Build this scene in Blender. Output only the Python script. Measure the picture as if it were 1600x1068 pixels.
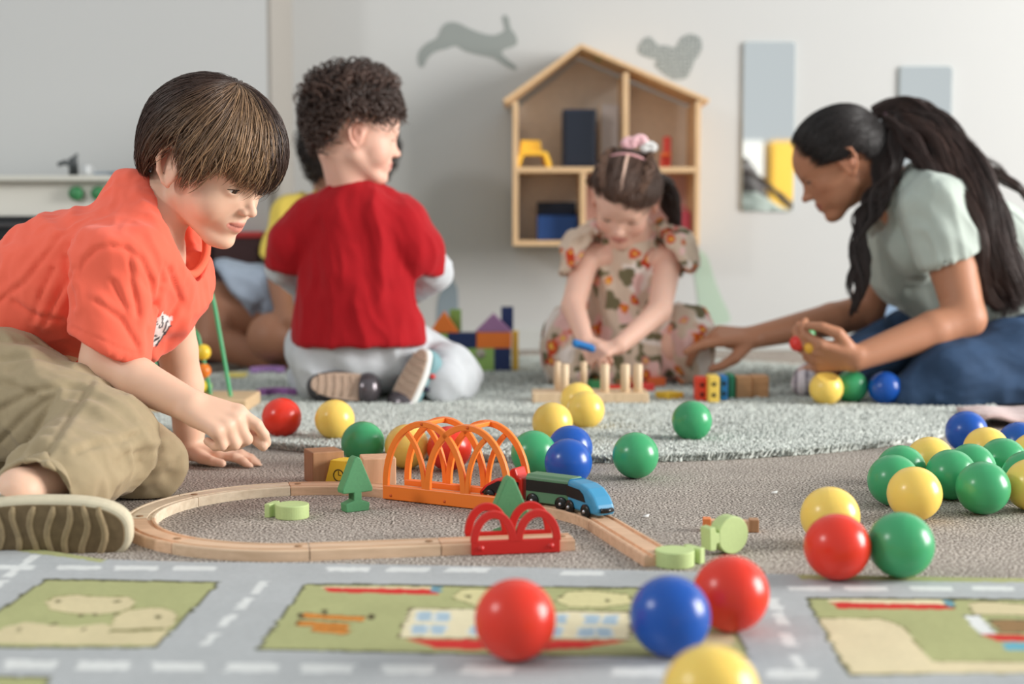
import bpy, bmesh, math, random
import numpy as np
from mathutils import Vector, Matrix

for _o in list(bpy.data.objects):
    bpy.data.objects.remove(_o, do_unlink=True)
scene = bpy.context.scene
C = scene.collection
rng = np.random.default_rng(7)
random.seed(7)

# ------------------------------------------------------------------ camera
CAM_H = 0.37
FPX = 2222.0
PITCH = math.atan(170.0 / FPX)
cd = bpy.data.cameras.new('camera')
cam = bpy.data.objects.new('camera', cd)
C.objects.link(cam)
cam.location = (0, 0, CAM_H)
cam.rotation_euler = (math.pi / 2 - PITCH, 0, 0)
cd.sensor_width = 36.0
cd.lens = 36.0 * FPX / 1600.0
cd.dof.use_dof = True
cd.dof.focus_distance = 1.98
cd.dof.aperture_fstop = 2.9
cd.clip_start = 0.05
scene.camera = cam

# ------------------------------------------------------------------ light
def srgb(r, g, b):
    f = lambda c: (c / 255.0 / 12.92) if c / 255.0 <= 0.04045 else ((c / 255.0 + 0.055) / 1.055) ** 2.4
    return (f(r), f(g), f(b))

wd = bpy.data.worlds.new('room_light')
scene.world = wd
wd.use_nodes = True
bg = wd.node_tree.nodes['Background']
bg.inputs[0].default_value = (*srgb(226, 232, 234), 1)
bg.inputs[1].default_value = 0.68

def area(name, loc, target, sx, sy, power, col=(1, 1, 1), shape='RECTANGLE'):
    ld = bpy.data.lights.new(name, 'AREA')
    ld.shape = shape
    ld.size = sx
    ld.size_y = sy
    ld.energy = power
    ld.color = col
    o = bpy.data.objects.new(name, ld)
    C.objects.link(o)
    o.location = loc
    o.rotation_euler = (Vector(target) - Vector(loc)).to_track_quat('-Z', 'Y').to_euler()
    return o

area('window_light', (5.2, 1.7, 1.55), (0.0, 2.7, 0.3), 2.3, 2.3, 400, (1.0, 0.975, 0.94))
area('lamp_light', (-2.7, 0.5, 1.95), (0.1, 2.4, 0.2), 0.45, 0.45, 28, (1.0, 0.985, 0.96), 'ELLIPSE')

scene.view_settings.view_transform = 'Standard'
scene.view_settings.look = 'None'
scene.view_settings.gamma = 1.0
scene.view_settings.use_curve_mapping = False
scene.view_settings.exposure = 0.12

# ------------------------------------------------------------------ photo geometry helpers
CP, SP = math.cos(PITCH), math.sin(PITCH)
def ray(px, py):
    u = (px - 800.0) / FPX
    v = (534.0 - py) / FPX
    return u, CP + v * SP, -SP + v * CP
def W(px, py, Y):
    """a point of the room at distance Y along the floor"""
    a, b, c = ray(px, py)
    t = Y / b
    return Vector((a * t, Y, CAM_H + c * t))
def G(px, py, z=0.0):
    """the floor point (or point of the level z)"""
    a, b, c = ray(px, py)
    t = (z - CAM_H) / c
    return Vector((a * t, b * t, z))
def to_px(P):
    P = np.asarray(P, float)
    x, y, z = P[..., 0], P[..., 1], P[..., 2] - CAM_H
    f = y * CP - z * SP
    up = y * SP + z * CP
    return 800 + FPX * x / f, 534 - FPX * up / f

# ------------------------------------------------------------------ materials
MATS = {}
def mat(name, col, rough=0.5, spec=0.5, noise=0.0, nscale=40.0, bump=0.0, bscale=200.0, metal=0.0,
        sss=0.0, attr=False, coat=0.0, wood=False, sheen=0.0, trans=0.0, bdist=0.002):
    if name in MATS:
        return MATS[name]
    m = bpy.data.materials.new(name)
    m.use_nodes = True
    nt = m.node_tree
    b = nt.nodes['Principled BSDF']
    col = srgb(*col)
    b.inputs['Base Color'].default_value = (*col, 1)
    b.inputs['Roughness'].default_value = rough
    b.inputs['Specular IOR Level'].default_value = spec
    b.inputs['Metallic'].default_value = metal
    if coat:
        b.inputs['Coat Weight'].default_value = coat
        b.inputs['Coat Roughness'].default_value = 0.1
    if sheen:
        b.inputs['Sheen Weight'].default_value = sheen
        b.inputs['Sheen Roughness'].default_value = 0.5
    if sss:
        b.inputs['Subsurface Weight'].default_value = sss
        b.inputs['Subsurface Radius'].default_value = (1.0, 0.35, 0.2)
        b.inputs['Subsurface Scale'].default_value = 0.006
    src = None
    tc = nt.nodes.new('ShaderNodeTexCoord')
    if attr:
        a = nt.nodes.new('ShaderNodeAttribute')
        a.attribute_name = 'Col'
        src = a.outputs['Color']
    if wood:
        mp = nt.nodes.new('ShaderNodeMapping')
        mp.inputs['Scale'].default_value = (8, 90, 90) if wood == 'x' else ((90, 8, 90) if wood == 'y' else (90, 90, 8))
        nt.links.new(tc.outputs['Object'], mp.inputs[0])
        n = nt.nodes.new('ShaderNodeTexNoise')
        n.inputs['Scale'].default_value = 1.6
        n.inputs['Detail'].default_value = 5
        nt.links.new(mp.outputs[0], n.inputs['Vector'])
        r = nt.nodes.new('ShaderNodeValToRGB')
        r.color_ramp.elements[0].position = 0.3
        r.color_ramp.elements[1].position = 0.75
        r.color_ramp.elements[0].color = (col[0] * 0.86, col[1] * 0.82, col[2] * 0.77, 1)
        r.color_ramp.elements[1].color = (*[min(1, c * 1.08) for c in col], 1)
        nt.links.new(n.outputs['Fac'], r.inputs[0])
        src = r.outputs[0]
    if noise:
        n = nt.nodes.new('ShaderNodeTexNoise')
        n.inputs['Scale'].default_value = nscale
        n.inputs['Detail'].default_value = 4
        nt.links.new(tc.outputs['Object'], n.inputs['Vector'])
        mr = nt.nodes.new('ShaderNodeMapRange')
        mr.inputs[1].default_value = 0.3
        mr.inputs[2].default_value = 0.7
        mr.inputs[3].default_value = 1 - noise
        mr.inputs[4].default_value = 1 + noise
        nt.links.new(n.outputs['Fac'], mr.inputs[0])
        mx = nt.nodes.new('ShaderNodeVectorMath')
        mx.operation = 'SCALE'
        if src is None:
            mx.inputs[0].default_value = col
        else:
            nt.links.new(src, mx.inputs[0])
        nt.links.new(mr.outputs[0], mx.inputs['Scale'])
        src = mx.outputs[0]
    if src is not None:
        nt.links.new(src, b.inputs['Base Color'])
    if bump:
        n = nt.nodes.new('ShaderNodeTexNoise')
        n.inputs['Scale'].default_value = bscale
        n.inputs['Detail'].default_value = 3
        nt.links.new(tc.outputs['Object'], n.inputs['Vector'])
        bp = nt.nodes.new('ShaderNodeBump')
        bp.inputs['Strength'].default_value = bump
        bp.inputs['Distance'].default_value = bdist
        nt.links.new(n.outputs['Fac'], bp.inputs['Height'])
        nt.links.new(bp.outputs[0], b.inputs['Normal'])
    MATS[name] = m
    return m

# ------------------------------------------------------------------ mesh helpers
def link(name, me, m=None, parent=None, smooth=None):
    o = bpy.data.objects.new(name, me)
    C.objects.link(o)
    if m is not None and len(me.materials) == 0:
        me.materials.append(m)
    if parent is not None:
        o.parent = parent
    return o
def tag(o, label, cat, group=None, kind=None):
    o['label'] = label
    if cat:
        o['category'] = cat
    if group:
        o['group'] = group
    if kind:
        o['kind'] = kind
    return o
def thing(name, label, cat, loc=(0, 0, 0), rz=0.0, group=None):
    o = bpy.data.objects.new(name, None)
    o.empty_display_size = 0.03
    C.objects.link(o)
    o.location = loc
    o.rotation_euler = (0, 0, rz)
    return tag(o, label, cat, group)
def np_mesh(name, V, F, smooth=True, col=None):
    """V (n,3); F (m,4) or (m,3) ints"""
    V = np.asarray(V, np.float32)
    F = np.asarray(F, np.int32)
    me = bpy.data.meshes.new(name)
    me.vertices.add(len(V))
    me.vertices.foreach_set('co', V.ravel())
    k = F.shape[1]
    me.loops.add(F.size)
    me.loops.foreach_set('vertex_index', F.ravel())
    me.polygons.add(len(F))
    me.polygons.foreach_set('loop_start', np.arange(0, F.size, k, dtype=np.int32))
    if smooth:
        me.polygons.foreach_set('use_smooth', np.ones(len(F), bool))
    me.update(calc_edges=True)
    if col is not None:
        at = me.color_attributes.new('Col', 'FLOAT_COLOR', 'POINT')
        c4 = np.ones((len(V), 4), np.float32)
        c4[:, :3] = col
        at.data.foreach_set('color', c4.ravel())
    return me
def bm_mesh(name, bm, smooth=False):
    me = bpy.data.meshes.new(name)
    bm.normal_update()
    bm.to_mesh(me)
    bm.free()
    if smooth:
        for p in me.polygons:
            p.use_smooth = True
    return me
def box_mesh(name, sx, sy, sz, z0=True, bev=0.0, at=(0, 0, 0), seg=2):
    bm = bmesh.new()
    bmesh.ops.create_cube(bm, size=1.0)
    for v in bm.verts:
        v.co = Vector((v.co.x * sx + at[0], v.co.y * sy + at[1], (v.co.z + (0.5 if z0 else 0)) * sz + at[2]))
    if bev:
        bmesh.ops.bevel(bm, geom=bm.edges[:], offset=bev, segments=seg, affect='EDGES', profile=0.5)
    return bm_mesh(name, bm)
def prism_mesh(name, pts, th, bev=0.0, axis='y', seg=2):
    """outline pts (u,w) extruded by th; axis y: u->x, w->z, thickness along y (centred); axis z: lies flat"""
    bm = bmesh.new()
    f = []
    for s in (-0.5, 0.5):
        vs = []
        for u, w in pts:
            vs.append(bm.verts.new((u, s * th, w) if axis == 'y' else (u, w, (s + 0.5) * th)))
        f.append(vs)
    n = len(pts)
    bm.faces.new(f[0])
    bm.faces.new(f[1][::-1])
    for i in range(n):
        j = (i + 1) % n
        bm.faces.new((f[0][j], f[0][i], f[1][i], f[1][j]))
    bmesh.ops.recalc_face_normals(bm, faces=bm.faces[:])
    if bev:
        es = [e for e in bm.edges if len(e.link_faces) == 2 and e.calc_face_angle(0) > 0.6]
        bmesh.ops.bevel(bm, geom=es, offset=bev, segments=seg, affect='EDGES', profile=0.5)
    return bm_mesh(name, bm)
def lathe_mesh(name, prof, seg=24, axis='z', smooth=True):
    V, F = [], []
    n = len(prof)
    for i in range(seg):
        a = 2 * math.pi * i / seg
        for r, h in prof:
            p = (r * math.cos(a), r * math.sin(a), h)
            V.append(p if axis == 'z' else (p[0], p[2], p[1]))
    for i in range(seg):
        j = (i + 1) % seg
        for k in range(n - 1):
            q = (i * n + k, j * n + k, j * n + k + 1, i * n + k + 1)
            F.append(q if axis == 'z' else q[::-1])
    return np_mesh(name, V, F, smooth)
def cyl_mesh(name, r, h, seg=24, bev=0.001, axis='z'):
    return lathe_mesh(name, [(1e-5, 0), (r - bev, 0), (r, bev), (r, h - bev), (r - bev, h), (1e-5, h)], seg, axis, smooth=False)
def tube_VF(path, rad, seg=8, off=0, closed=False):
    P = np.asarray(path, float)
    n = len(P)
    R = np.broadcast_to(np.asarray(rad, float), (n,))
    T = np.gradient(P, axis=0)
    T /= np.linalg.norm(T, axis=1)[:, None] + 1e-12
    ref = np.array([0.0, 0, 1.0]) if abs(T[0][2]) < 0.9 else np.array([1.0, 0, 0])
    V, F = [], []
    N = ref - T[0] * ref.dot(T[0])
    for i in range(n):
        N = N - T[i] * N.dot(T[i])
        N /= np.linalg.norm(N) + 1e-12
        B = np.cross(T[i], N)
        for k in range(seg):
            a = 2 * math.pi * k / seg
            V.append(P[i] + R[i] * (math.cos(a) * N + math.sin(a) * B))
    for i in range(n - 1):
        for k in range(seg):
            l = (k + 1) % seg
            F.append((off + i * seg + k, off + i * seg + l, off + (i + 1) * seg + l, off + (i + 1) * seg + k))
    return V, F
def tube_mesh(name, path, rad, seg=8):
    P = np.asarray(path, float)
    R = np.broadcast_to(np.asarray(rad, float), (len(P),)).copy()
    P = np.vstack([P[:1], P, P[-1:]])
    R = np.concatenate([[1e-5], R, [1e-5]])
    P[0] = P[1] - (P[2] - P[1]) * 1e-3
    P[-1] = P[-2] + (P[-2] - P[-3]) * 1e-3
    V, F = tube_VF(P, R, seg)
    return np_mesh(name, V, F)
def strip_mesh(name, path, w, th):
    """rectangular bar swept along a 2D path (u,w) in the xz plane: width w in the plane, thickness th in y"""
    P = np.asarray(path, float)
    T = np.gradient(P, axis=0)
    T /= np.linalg.norm(T, axis=1)[:, None]
    N = np.stack([-T[:, 1], T[:, 0]], 1)
    V, F = [], []
    for p, n in zip(P, N):
        a, b = p + n * w / 2, p - n * w / 2
        V += [(a[0], -th / 2, a[1]), (b[0], -th / 2, b[1]), (b[0], th / 2, b[1]), (a[0], th / 2, a[1])]
    m = len(P)
    for i in range(m - 1):
        for k in range(4):
            l = (k + 1) % 4
            F.append((4 * i + k, 4 * i + 4 + k, 4 * i + 4 + l, 4 * i + l))
    F.append((0, 1, 2, 3))
    F.append((4 * m - 1, 4 * m - 2, 4 * m - 3, 4 * m - 4))
    bm = bmesh.new()
    vs = [bm.verts.new(v) for v in V]
    for f in F:
        bm.faces.new([vs[i] for i in f])
    bmesh.ops.recalc_face_normals(bm, faces=bm.faces[:])
    return bm_mesh(name, bm)
def in_poly(px, py, poly):
    r = np.zeros(px.shape, bool)
    n = len(poly)
    for i in range(n):
        x1, y1 = poly[i]
        x2, y2 = poly[(i + 1) % n]
        if y1 == y2:
            continue
        c = ((y1 > py) != (y2 > py)) & (px < (x2 - x1) * (py - y1) / (y2 - y1) + x1)
        r ^= c
    return r
_NT = np.random.default_rng(3).random((32, 32, 32)).astype(np.float32)
def vnoise(P):
    P = np.asarray(P, np.float32)
    i = np.floor(P).astype(int)
    f = P - i
    f = f * f * (3 - 2 * f)
    i &= 31
    j = (i + 1) & 31
    x0, y0, z0, x1, y1, z1 = i[..., 0], i[..., 1], i[..., 2], j[..., 0], j[..., 1], j[..., 2]
    fx, fy, fz = f[..., 0], f[..., 1], f[..., 2]
    L = lambda a, b, t: a + (b - a) * t
    return L(L(L(_NT[x0, y0, z0], _NT[x1, y0, z0], fx), L(_NT[x0, y1, z0], _NT[x1, y1, z0], fx), fy),
             L(L(_NT[x0, y0, z1], _NT[x1, y0, z1], fx), L(_NT[x0, y1, z1], _NT[x1, y1, z1], fx), fy), fz) * 2 - 1
# ================================================================== the room
WALL_Y = 4.5
M_wall = mat('wall_paint', (196, 197, 196), 0.9, 0.2, bump=0.05, bscale=60)
M_trim = mat('baseboard_paint', (196, 199, 196), 0.7, 0.3)

def carpet_material():
    m = bpy.data.materials.new('carpet')
    m.use_nodes = True
    nt = m.node_tree
    b = nt.nodes['Principled BSDF']
    b.inputs['Roughness'].default_value = 0.95
    b.inputs['Specular IOR Level'].default_value = 0.1
    tc = nt.nodes.new('ShaderNodeTexCoord')
    n1 = nt.nodes.new('ShaderNodeTexNoise'); n1.inputs['Scale'].default_value = 320; n1.inputs['Detail'].default_value = 2
    n2 = nt.nodes.new('ShaderNodeTexNoise'); n2.inputs['Scale'].default_value = 9; n2.inputs['Detail'].default_value = 3
    nt.links.new(tc.outputs['Object'], n1.inputs['Vector']); nt.links.new(tc.outputs['Object'], n2.inputs['Vector'])
    r = nt.nodes.new('ShaderNodeValToRGB')
    r.color_ramp.elements[0].position = 0.37; r.color_ramp.elements[0].color = (*srgb(78, 68, 62), 1)
    r.color_ramp.elements[1].position = 0.62; r.color_ramp.elements[1].color = (*srgb(222, 212, 201), 1)
    e = r.color_ramp.elements.new(0.48); e.color = (*srgb(150, 140, 131), 1)
    nt.links.new(n1.outputs['Fac'], r.inputs[0])
    mr = nt.nodes.new('ShaderNodeMapRange'); mr.inputs[1].default_value = 0.3; mr.inputs[2].default_value = 0.7
    mr.inputs[3].default_value = 0.88; mr.inputs[4].default_value = 1.08
    nt.links.new(n2.outputs['Fac'], mr.inputs[0])
    vm = nt.nodes.new('ShaderNodeVectorMath'); vm.operation = 'SCALE'
    nt.links.new(r.outputs[0], vm.inputs[0]); nt.links.new(mr.outputs[0], vm.inputs['Scale'])
    nt.links.new(vm.outputs[0], b.inputs['Base Color'])
    bp = nt.nodes.new('ShaderNodeBump'); bp.inputs['Strength'].default_value = 0.45; bp.inputs['Distance'].default_value = 0.003
    nt.links.new(n1.outputs['Fac'], bp.inputs['Height']); nt.links.new(bp.outputs[0], b.inputs['Normal'])
    return m
M_carpet = carpet_material()
o = link('floor', box_mesh('floor', 9.0, 9.0, 0.05, at=(0, 1.0, -0.05)), M_carpet); o['kind'] = 'structure'
o = link('wall_back', box_mesh('wall_back', 6.4, 0.12, 2.7, at=(1.65, WALL_Y + 0.06, 0)), M_wall); o['kind'] = 'structure'
xl = W(420, 300, 4.1).x
o = link('wall_left', box_mesh('wall_left', 3.0, 0.6, 2.7, at=(xl - 1.5, 4.1 + 0.3, 0)), M_wall); o['kind'] = 'structure'
o = link('shade_board', box_mesh('shade_board', 0.012, 0.40, 2.7, at=(xl + 0.006, 4.3, 0)), mat('side_shade', (160, 156, 150), 0.9, 0.1)); o['kind'] = 'structure'  # added board, its darker colour tones down the window-lit wall side
o = link('baseboard_back', box_mesh('baseboard_back', 6.0, 0.012, 0.07, bev=0.003, at=(xl + 3.0, WALL_Y - 0.006, 0)), M_trim); o['kind'] = 'structure'

# ---- far side of the room, seen in the mirrors only
M_cream = mat('cupboard_white', (232, 232, 228), 0.5)
M_yel = mat('cupboard_yellow', (238, 190, 70), 0.5)
for nm, lab, x, w, m_ in (('cupboard', 'white low cupboard across the room, reflected beside the yellow one', 1.62, 0.20, M_cream),
                          ('cupboard', 'yellow low cupboard across the room, reflected in the tall mirror', 1.86, 0.18, M_yel),
                          ('cupboard', 'white low cupboard across the room, right of the yellow one in the mirror', 2.1, 0.24, M_cream)):
    t = thing(nm, lab, 'cupboard', (x, -1.0, 0))
    link('body', box_mesh('body', w, 0.35, 1.0, bev=0.006), m_, t)
    link('door', box_mesh('door', w - 0.02, 0.016, 0.92, bev=0.004, at=(0, 0.184, 0.05)), m_, t)
    link('handle', box_mesh('handle', 0.012, 0.02, 0.1, bev=0.003, at=(w * 0.35, 0.2, 0.5)), mat('handle_grey', (150, 150, 150), 0.4), t)

# ---- mirrors
M_mirror = mat('mirror_glass', (250, 253, 253), 0.03, metal=1.0)
M_medge = mat('mirror_edge', (200, 208, 206), 0.3)
def round_rect(w, h, r, n=6):
    P = []
    for cx, cz, a0 in ((w / 2 - r, h - r, 0), (-w / 2 + r, h - r, 90), (-w / 2 + r, r, 180), (w / 2 - r, r, 270)):
        for i in range(n + 1):
            a = math.radians(a0 + 90 * i / n)
            P.append((cx + r * math.cos(a), cz + r * math.sin(a)))
    return P
def mirror(x0, y0, x1, y1, label):
    a, b = W(x0, y1, WALL_Y), W(x1, y0, WALL_Y)
    w, h = b.x - a.x, b.z - a.z
    t = thing('wall_mirror', label, 'mirror', ((a.x + b.x) / 2, WALL_Y - 0.004, a.z))
    link('backing', prism_mesh('backing', round_rect(w, h, 0.012), 0.006), M_medge, t)
    g = link('mirror_glass', prism_mesh('mirror_glass', [(u, z + 0.002) for u, z in round_rect(w - 0.004, h - 0.004, 0.011)], 0.003), M_mirror, t)
    g.location.y = -0.004
mirror(1158, 65, 1243, 330, 'tall frameless mirror with rounded corners on the back wall')
mirror(1400, 103, 1488, 330, 'smaller frameless mirror on the wall behind the woman')

# ---- wall decals
def decal(name, pts, col, label, dots=None):
    Wp = [W(x, y, WALL_Y) for x, y in pts]
    cx = sum(p.x for p in Wp) / len(Wp); zb = min(p.z for p in Wp)
    # smooth outline
    P = np.array([(p.x - cx, p.z - zb) for p in Wp])
    for _ in range(2):
        Q = np.roll(P, -1, 0)
        P = np.stack([P * 0.75 + Q * 0.25, P * 0.25 + Q * 0.75], 1).reshape(-1, 2)
    t = link(name, prism_mesh(name, [tuple(p) for p in P], 0.0016), mat('vinyl_%d_%d_%d' % col, col, 0.6))
    t.location = (cx, WALL_Y - 0.0008, zb)
    tag(t, label, 'wall sticker')
    if dots:
        V, F = [], []
        for (x, y) in dots:
            p = W(x, y, WALL_Y)
            c0 = len(V)
            for k in range(6):
                a = k * math.pi / 3
                V.append((p.x - cx + 0.002 * math.cos(a), -0.0012, p.z - zb + 0.002 * math.sin(a)))
            F.append([c0 + k for k in range(6)])
        me = bpy.data.meshes.new('dot_print'); me.from_pydata(V, [], F)
        d = link('dot_print', me, mat('vinyl_dots', (222, 224, 222), 0.6), t); d['kind'] = 'stuff'
    return t
hare = [(652, 90), (656, 78), (668, 66), (684, 60), (690, 42), (700, 34), (716, 35), (732, 44), (752, 52), (772, 56), (786, 50), (790, 46),
        (784, 26), (790, 22), (796, 30), (797, 44), (806, 54), (810, 68), (800, 74), (790, 76), (782, 82), (792, 92), (806, 102), (808, 110),
        (798, 107), (782, 98), (772, 90), (748, 86), (726, 80), (712, 70), (700, 76), (680, 80), (668, 90), (662, 106), (655, 104)]
decal('hare_sticker', hare, (142, 148, 145), 'grey leaping hare sticker on the back wall')
sq = [(998, 84), (996, 74), (1004, 62), (1012, 56), (1020, 60), (1028, 72), (1042, 70), (1054, 76), (1060, 66), (1066, 56), (1080, 52), (1094, 58),
      (1098, 70), (1094, 84), (1084, 96), (1080, 110), (1074, 122), (1056, 126), (1040, 118), (1026, 106), (1022, 98), (1030, 92), (1018, 92), (1008, 88)]
dd = []
_r = random.Random(2)
sa = np.array([(x, y) for x in range(1000, 1098, 6) for y in range(56, 124, 6)], float) + np.random.default_rng(1).random((17 * 12, 2)) * 3
inside = in_poly(sa[:, 0], sa[:, 1], sq)
decal('squirrel_sticker', sq, (134, 140, 138), 'grey dotted squirrel sticker above the doll house roof', [tuple(p) for p in sa[inside]])
decal('dinosaur_sticker', [(1062, 404), (1070, 394), (1086, 388), (1102, 394), (1110, 412), (1116, 436), (1126, 462), (1138, 486), (1144, 506), (1090, 508),
      (1092, 480), (1088, 450), (1084, 424), (1076, 412), (1064, 414)], (172, 192, 174), 'pale green long-necked dinosaur sticker behind the girl')
decal('tower_sticker', [(682, 520), (683, 470), (690, 452), (702, 440), (706, 430), (710, 441), (716, 452), (716, 520)], (140, 155, 165),
      'blue grey tower sticker on the wall above the toy blocks')
decal('bush_sticker', [(1372, 520), (1376, 480), (1386, 462), (1404, 453), (1424, 456), (1440, 470), (1444, 520)], (128, 152, 180),
      'blue rounded sticker on the wall between the woman and her arm')

# ---- doll house shelf
M_pine = mat('pine', (222, 188, 146), 0.5, wood='z')
M_pineb = mat('pine_back', (226, 214, 200), 0.7, noise=0.04)
YF = 4.27
def hp(px, py): return W(px, py, YF)
hx = lambda px: hp(px, 300).x
hz = lambda py: hp(900, py).z
hl, hr, hb = hx(801), hx(1094), hz(384)
ze = hz(158)
xr, zr = hx(907), hz(76)
house = thing('doll_house_shelf', 'open pine doll house shelf with a gabled roof on the wall', 'shelf', ((hl + hr) / 2, YF, hb))
ox, oz = (hl + hr) / 2, hb
D = 0.22
T = 0.016
def hpart(name, x0, x1, z0, z1, m_=M_pine, y0=0.0, y1=D):
    return link(name, box_mesh(name, x1 - x0, y1 - y0, z1 - z0, bev=0.0015, at=((x0 + x1) / 2 - ox, (y0 + y1) / 2, z0 - oz)), m_, house)
hpart('side_panel', hl, hl + T, hb, ze)
hpart('side_panel', hr - T, hr, hb, ze)
hpart('bottom_panel', hl + T, hr - T, hb, hb + T)
zs_ = hz(265)
hpart('shelf_board', hl + T, hr - T, zs_ - T / 2, zs_ + T / 2)
xd1, xd2 = hx(977), hx(911)
hpart('divider', xd2 - T / 2, xd2 + T / 2, hb + T, zs_ - T / 2)
zroof = zr + (ze - zr) * (xd1 - xr) / (hr - xr)
hpart('divider', xd1 - T / 2, xd1 + T / 2, zs_ + T / 2, zroof - 0.012)
back = [(hl + T, hb + T), (hr - T, hb + T), (hr - T, ze), (xr, zr - 0.01), (hl + T, ze)]
b_ = link('back_panel', prism_mesh('back_panel', [(x - ox, z - oz) for x, z in back], 0.006), M_pineb, house); b_.location.y = D - 0.004
pk = link('pink_back_panel', box_mesh('pink_back_panel', hr - T - xd2 - T / 2, 0.003, zs_ - hb - 1.5 * T, at=((hr - T + xd2 + T / 2) / 2 - ox, D - 0.0095, T)), mat('pinkboard', (214, 176, 172), 0.7), house)
pk['label'] = 'pinkish lining of the lower right compartment'
for (xa, za, xb, zb_) in ((hl - 0.022, ze - 0.006, xr + 0.004, zr + 0.004), (xr - 0.004, zr + 0.004, hr + 0.022, ze - 0.006)):
    L = math.hypot(xb - xa, zb_ - za)
    r_ = link('roof_board', box_mesh('roof_board', L, D, T * 0.8, bev=0.0015, at=(L / 2, D / 2, 0)), M_pine, house)
    r_.location = (xa - ox, 0, za - oz)
    r_.rotation_euler = (0, -math.atan2(zb_ - za, xb - xa), 0)
# things in and on the house
zsh = zs_ + T / 2 + 0.0005
zbt = hb + T + 0.0005
M_yp = mat('yellow_plastic', (242, 190, 60), 0.35)
t = thing('toy_chair', 'yellow plastic toy chair on the doll house shelf', 'toy chair', (hx(832), YF + 0.06, zsh), 0.15)
sw = 0.075
link('seat', box_mesh('seat', sw, 0.06, 0.012, bev=0.004, at=(0, 0, 0.036)), M_yp, t)
link('backrest', prism_mesh('backrest', [(-0.036, 0), (0.036, 0), (0.03, 0.042), (-0.03, 0.042)], 0.01, bev=0.003), M_yp, t).location = (0, 0.03, 0.042)
for sx in (-1, 1):
    lg = link('leg', strip_mesh('leg', [(0, 0.044), (0.006, 0.03), (0.012, 0.012), (0.014, 0.0)], 0.014, 0.06), M_yp, t)
    lg.location = (sx * 0.034, 0, 0); lg.scale = (sx, 1, 1)
M_navy = mat('navy_cloth', (24, 36, 58), 0.6)
M_blue = mat('blue_cloth', (22, 66, 128), 0.6)
def wbox(name, label, cat, x0, x1, y1px, z0, dep, m_, yoff, parts=None):
    w = hx(x1) - hx(x0); h = hz(y1px) - z0
    t = thing(name, label, cat, ((hx(x0) + hx(x1)) / 2, YF + yoff, z0))
    link('body', box_mesh('body', w, dep, h, bev=0.004), m_, t)
    return t, w, h
t, w, h = wbox('storage_case', 'dark navy case standing upright on the upper shelf', 'case', 880, 933, 168, zsh, 0.10, M_navy, 0.1)
link('lid_rim', box_mesh('lid_rim', w * 0.86, 0.006, h * 0.9, bev=0.002, at=(0, -0.052, h * 0.05)), mat('navy_dark', (16, 26, 42), 0.5), t)
t, w, h = wbox('white_panel', 'whitish upright board beside the navy case', 'board', 941, 971, 157, zsh, 0.012, mat('white_board', (214, 204, 200), 0.6), 0.13)
link('edge_band', box_mesh('edge_band', 0.004, 0.014, h, at=(-w / 2, 0, 0)), M_pine, t)
t = thing('toy_box', 'blue toy bed box in the lower left compartment', 'toy box', (hx(872), YF + 0.1, zbt))
link('body', box_mesh('body', 0.122, 0.09, 0.075, bev=0.003), M_blue, t)
link('headboard', box_mesh('headboard', 0.122, 0.01, 0.118, bev=0.003, at=(0, 0.05, 0)), M_navy, t)
link('pillow', box_mesh('pillow', 0.1, 0.03, 0.02, bev=0.008, at=(0, 0.02, 0.074)), mat('navy_pillow', (30, 40, 62), 0.8), t)
t = thing('toy_chair', 'small red toy chair with a tall back behind the girl', 'toy chair', (hx(1044), YF + 0.07, zsh), -0.3)
M_rp = mat('red_plastic', (222, 60, 40), 0.35)
link('backrest', box_mesh('backrest', 0.024, 0.008, 0.095, bev=0.003, at=(0, 0.016, 0)), M_rp, t)
link('seat', box_mesh('seat', 0.03, 0.035, 0.008, bev=0.002, at=(0, 0, 0.036)), mat('orange_plastic2', (236, 120, 50), 0.4), t)
for sx in (-1, 1):
    link('leg', box_mesh('leg', 0.006, 0.006, 0.037, bev=0.001, at=(sx * 0.011, -0.013, 0)), M_rp, t)
t = thing('toy_bag', 'pink rounded toy bag in the lower right compartment', 'toy bag', (hx(1073), YF + 0.08, zbt))
link('body', box_mesh('body', 0.045, 0.04, 0.09, bev=0.014, seg=4), mat('pink_plastic', (222, 92, 110), 0.5), t)
link('handle', tube_mesh('handle', [(0.012 * math.cos(a), 0, 0.088 + 0.014 * math.sin(a)) for a in np.linspace(0, math.pi, 9)], 0.003), mat('pink_plastic', (0, 0, 0)), t)
t = thing('toy_figure', 'small green toy figure lying on the doll house roof', 'toy', (hx(941), YF + 0.08, hz(90)), 0.4)
link('body', lathe_mesh('body', [(1e-4, 0), (0.014, 0.002), (0.016, 0.012), (0.012, 0.022), (1e-4, 0.026)], 14), mat('green_plastic', (60, 150, 70), 0.4), t).location = (0.0, 0, 0)
link('head', lathe_mesh('head', [(1e-4, 0), (0.009, 0.004), (0.009, 0.014), (1e-4, 0.018)], 12), mat('green_plastic', (0, 0, 0)), t).location = (-0.018, 0, 0.006)

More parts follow.
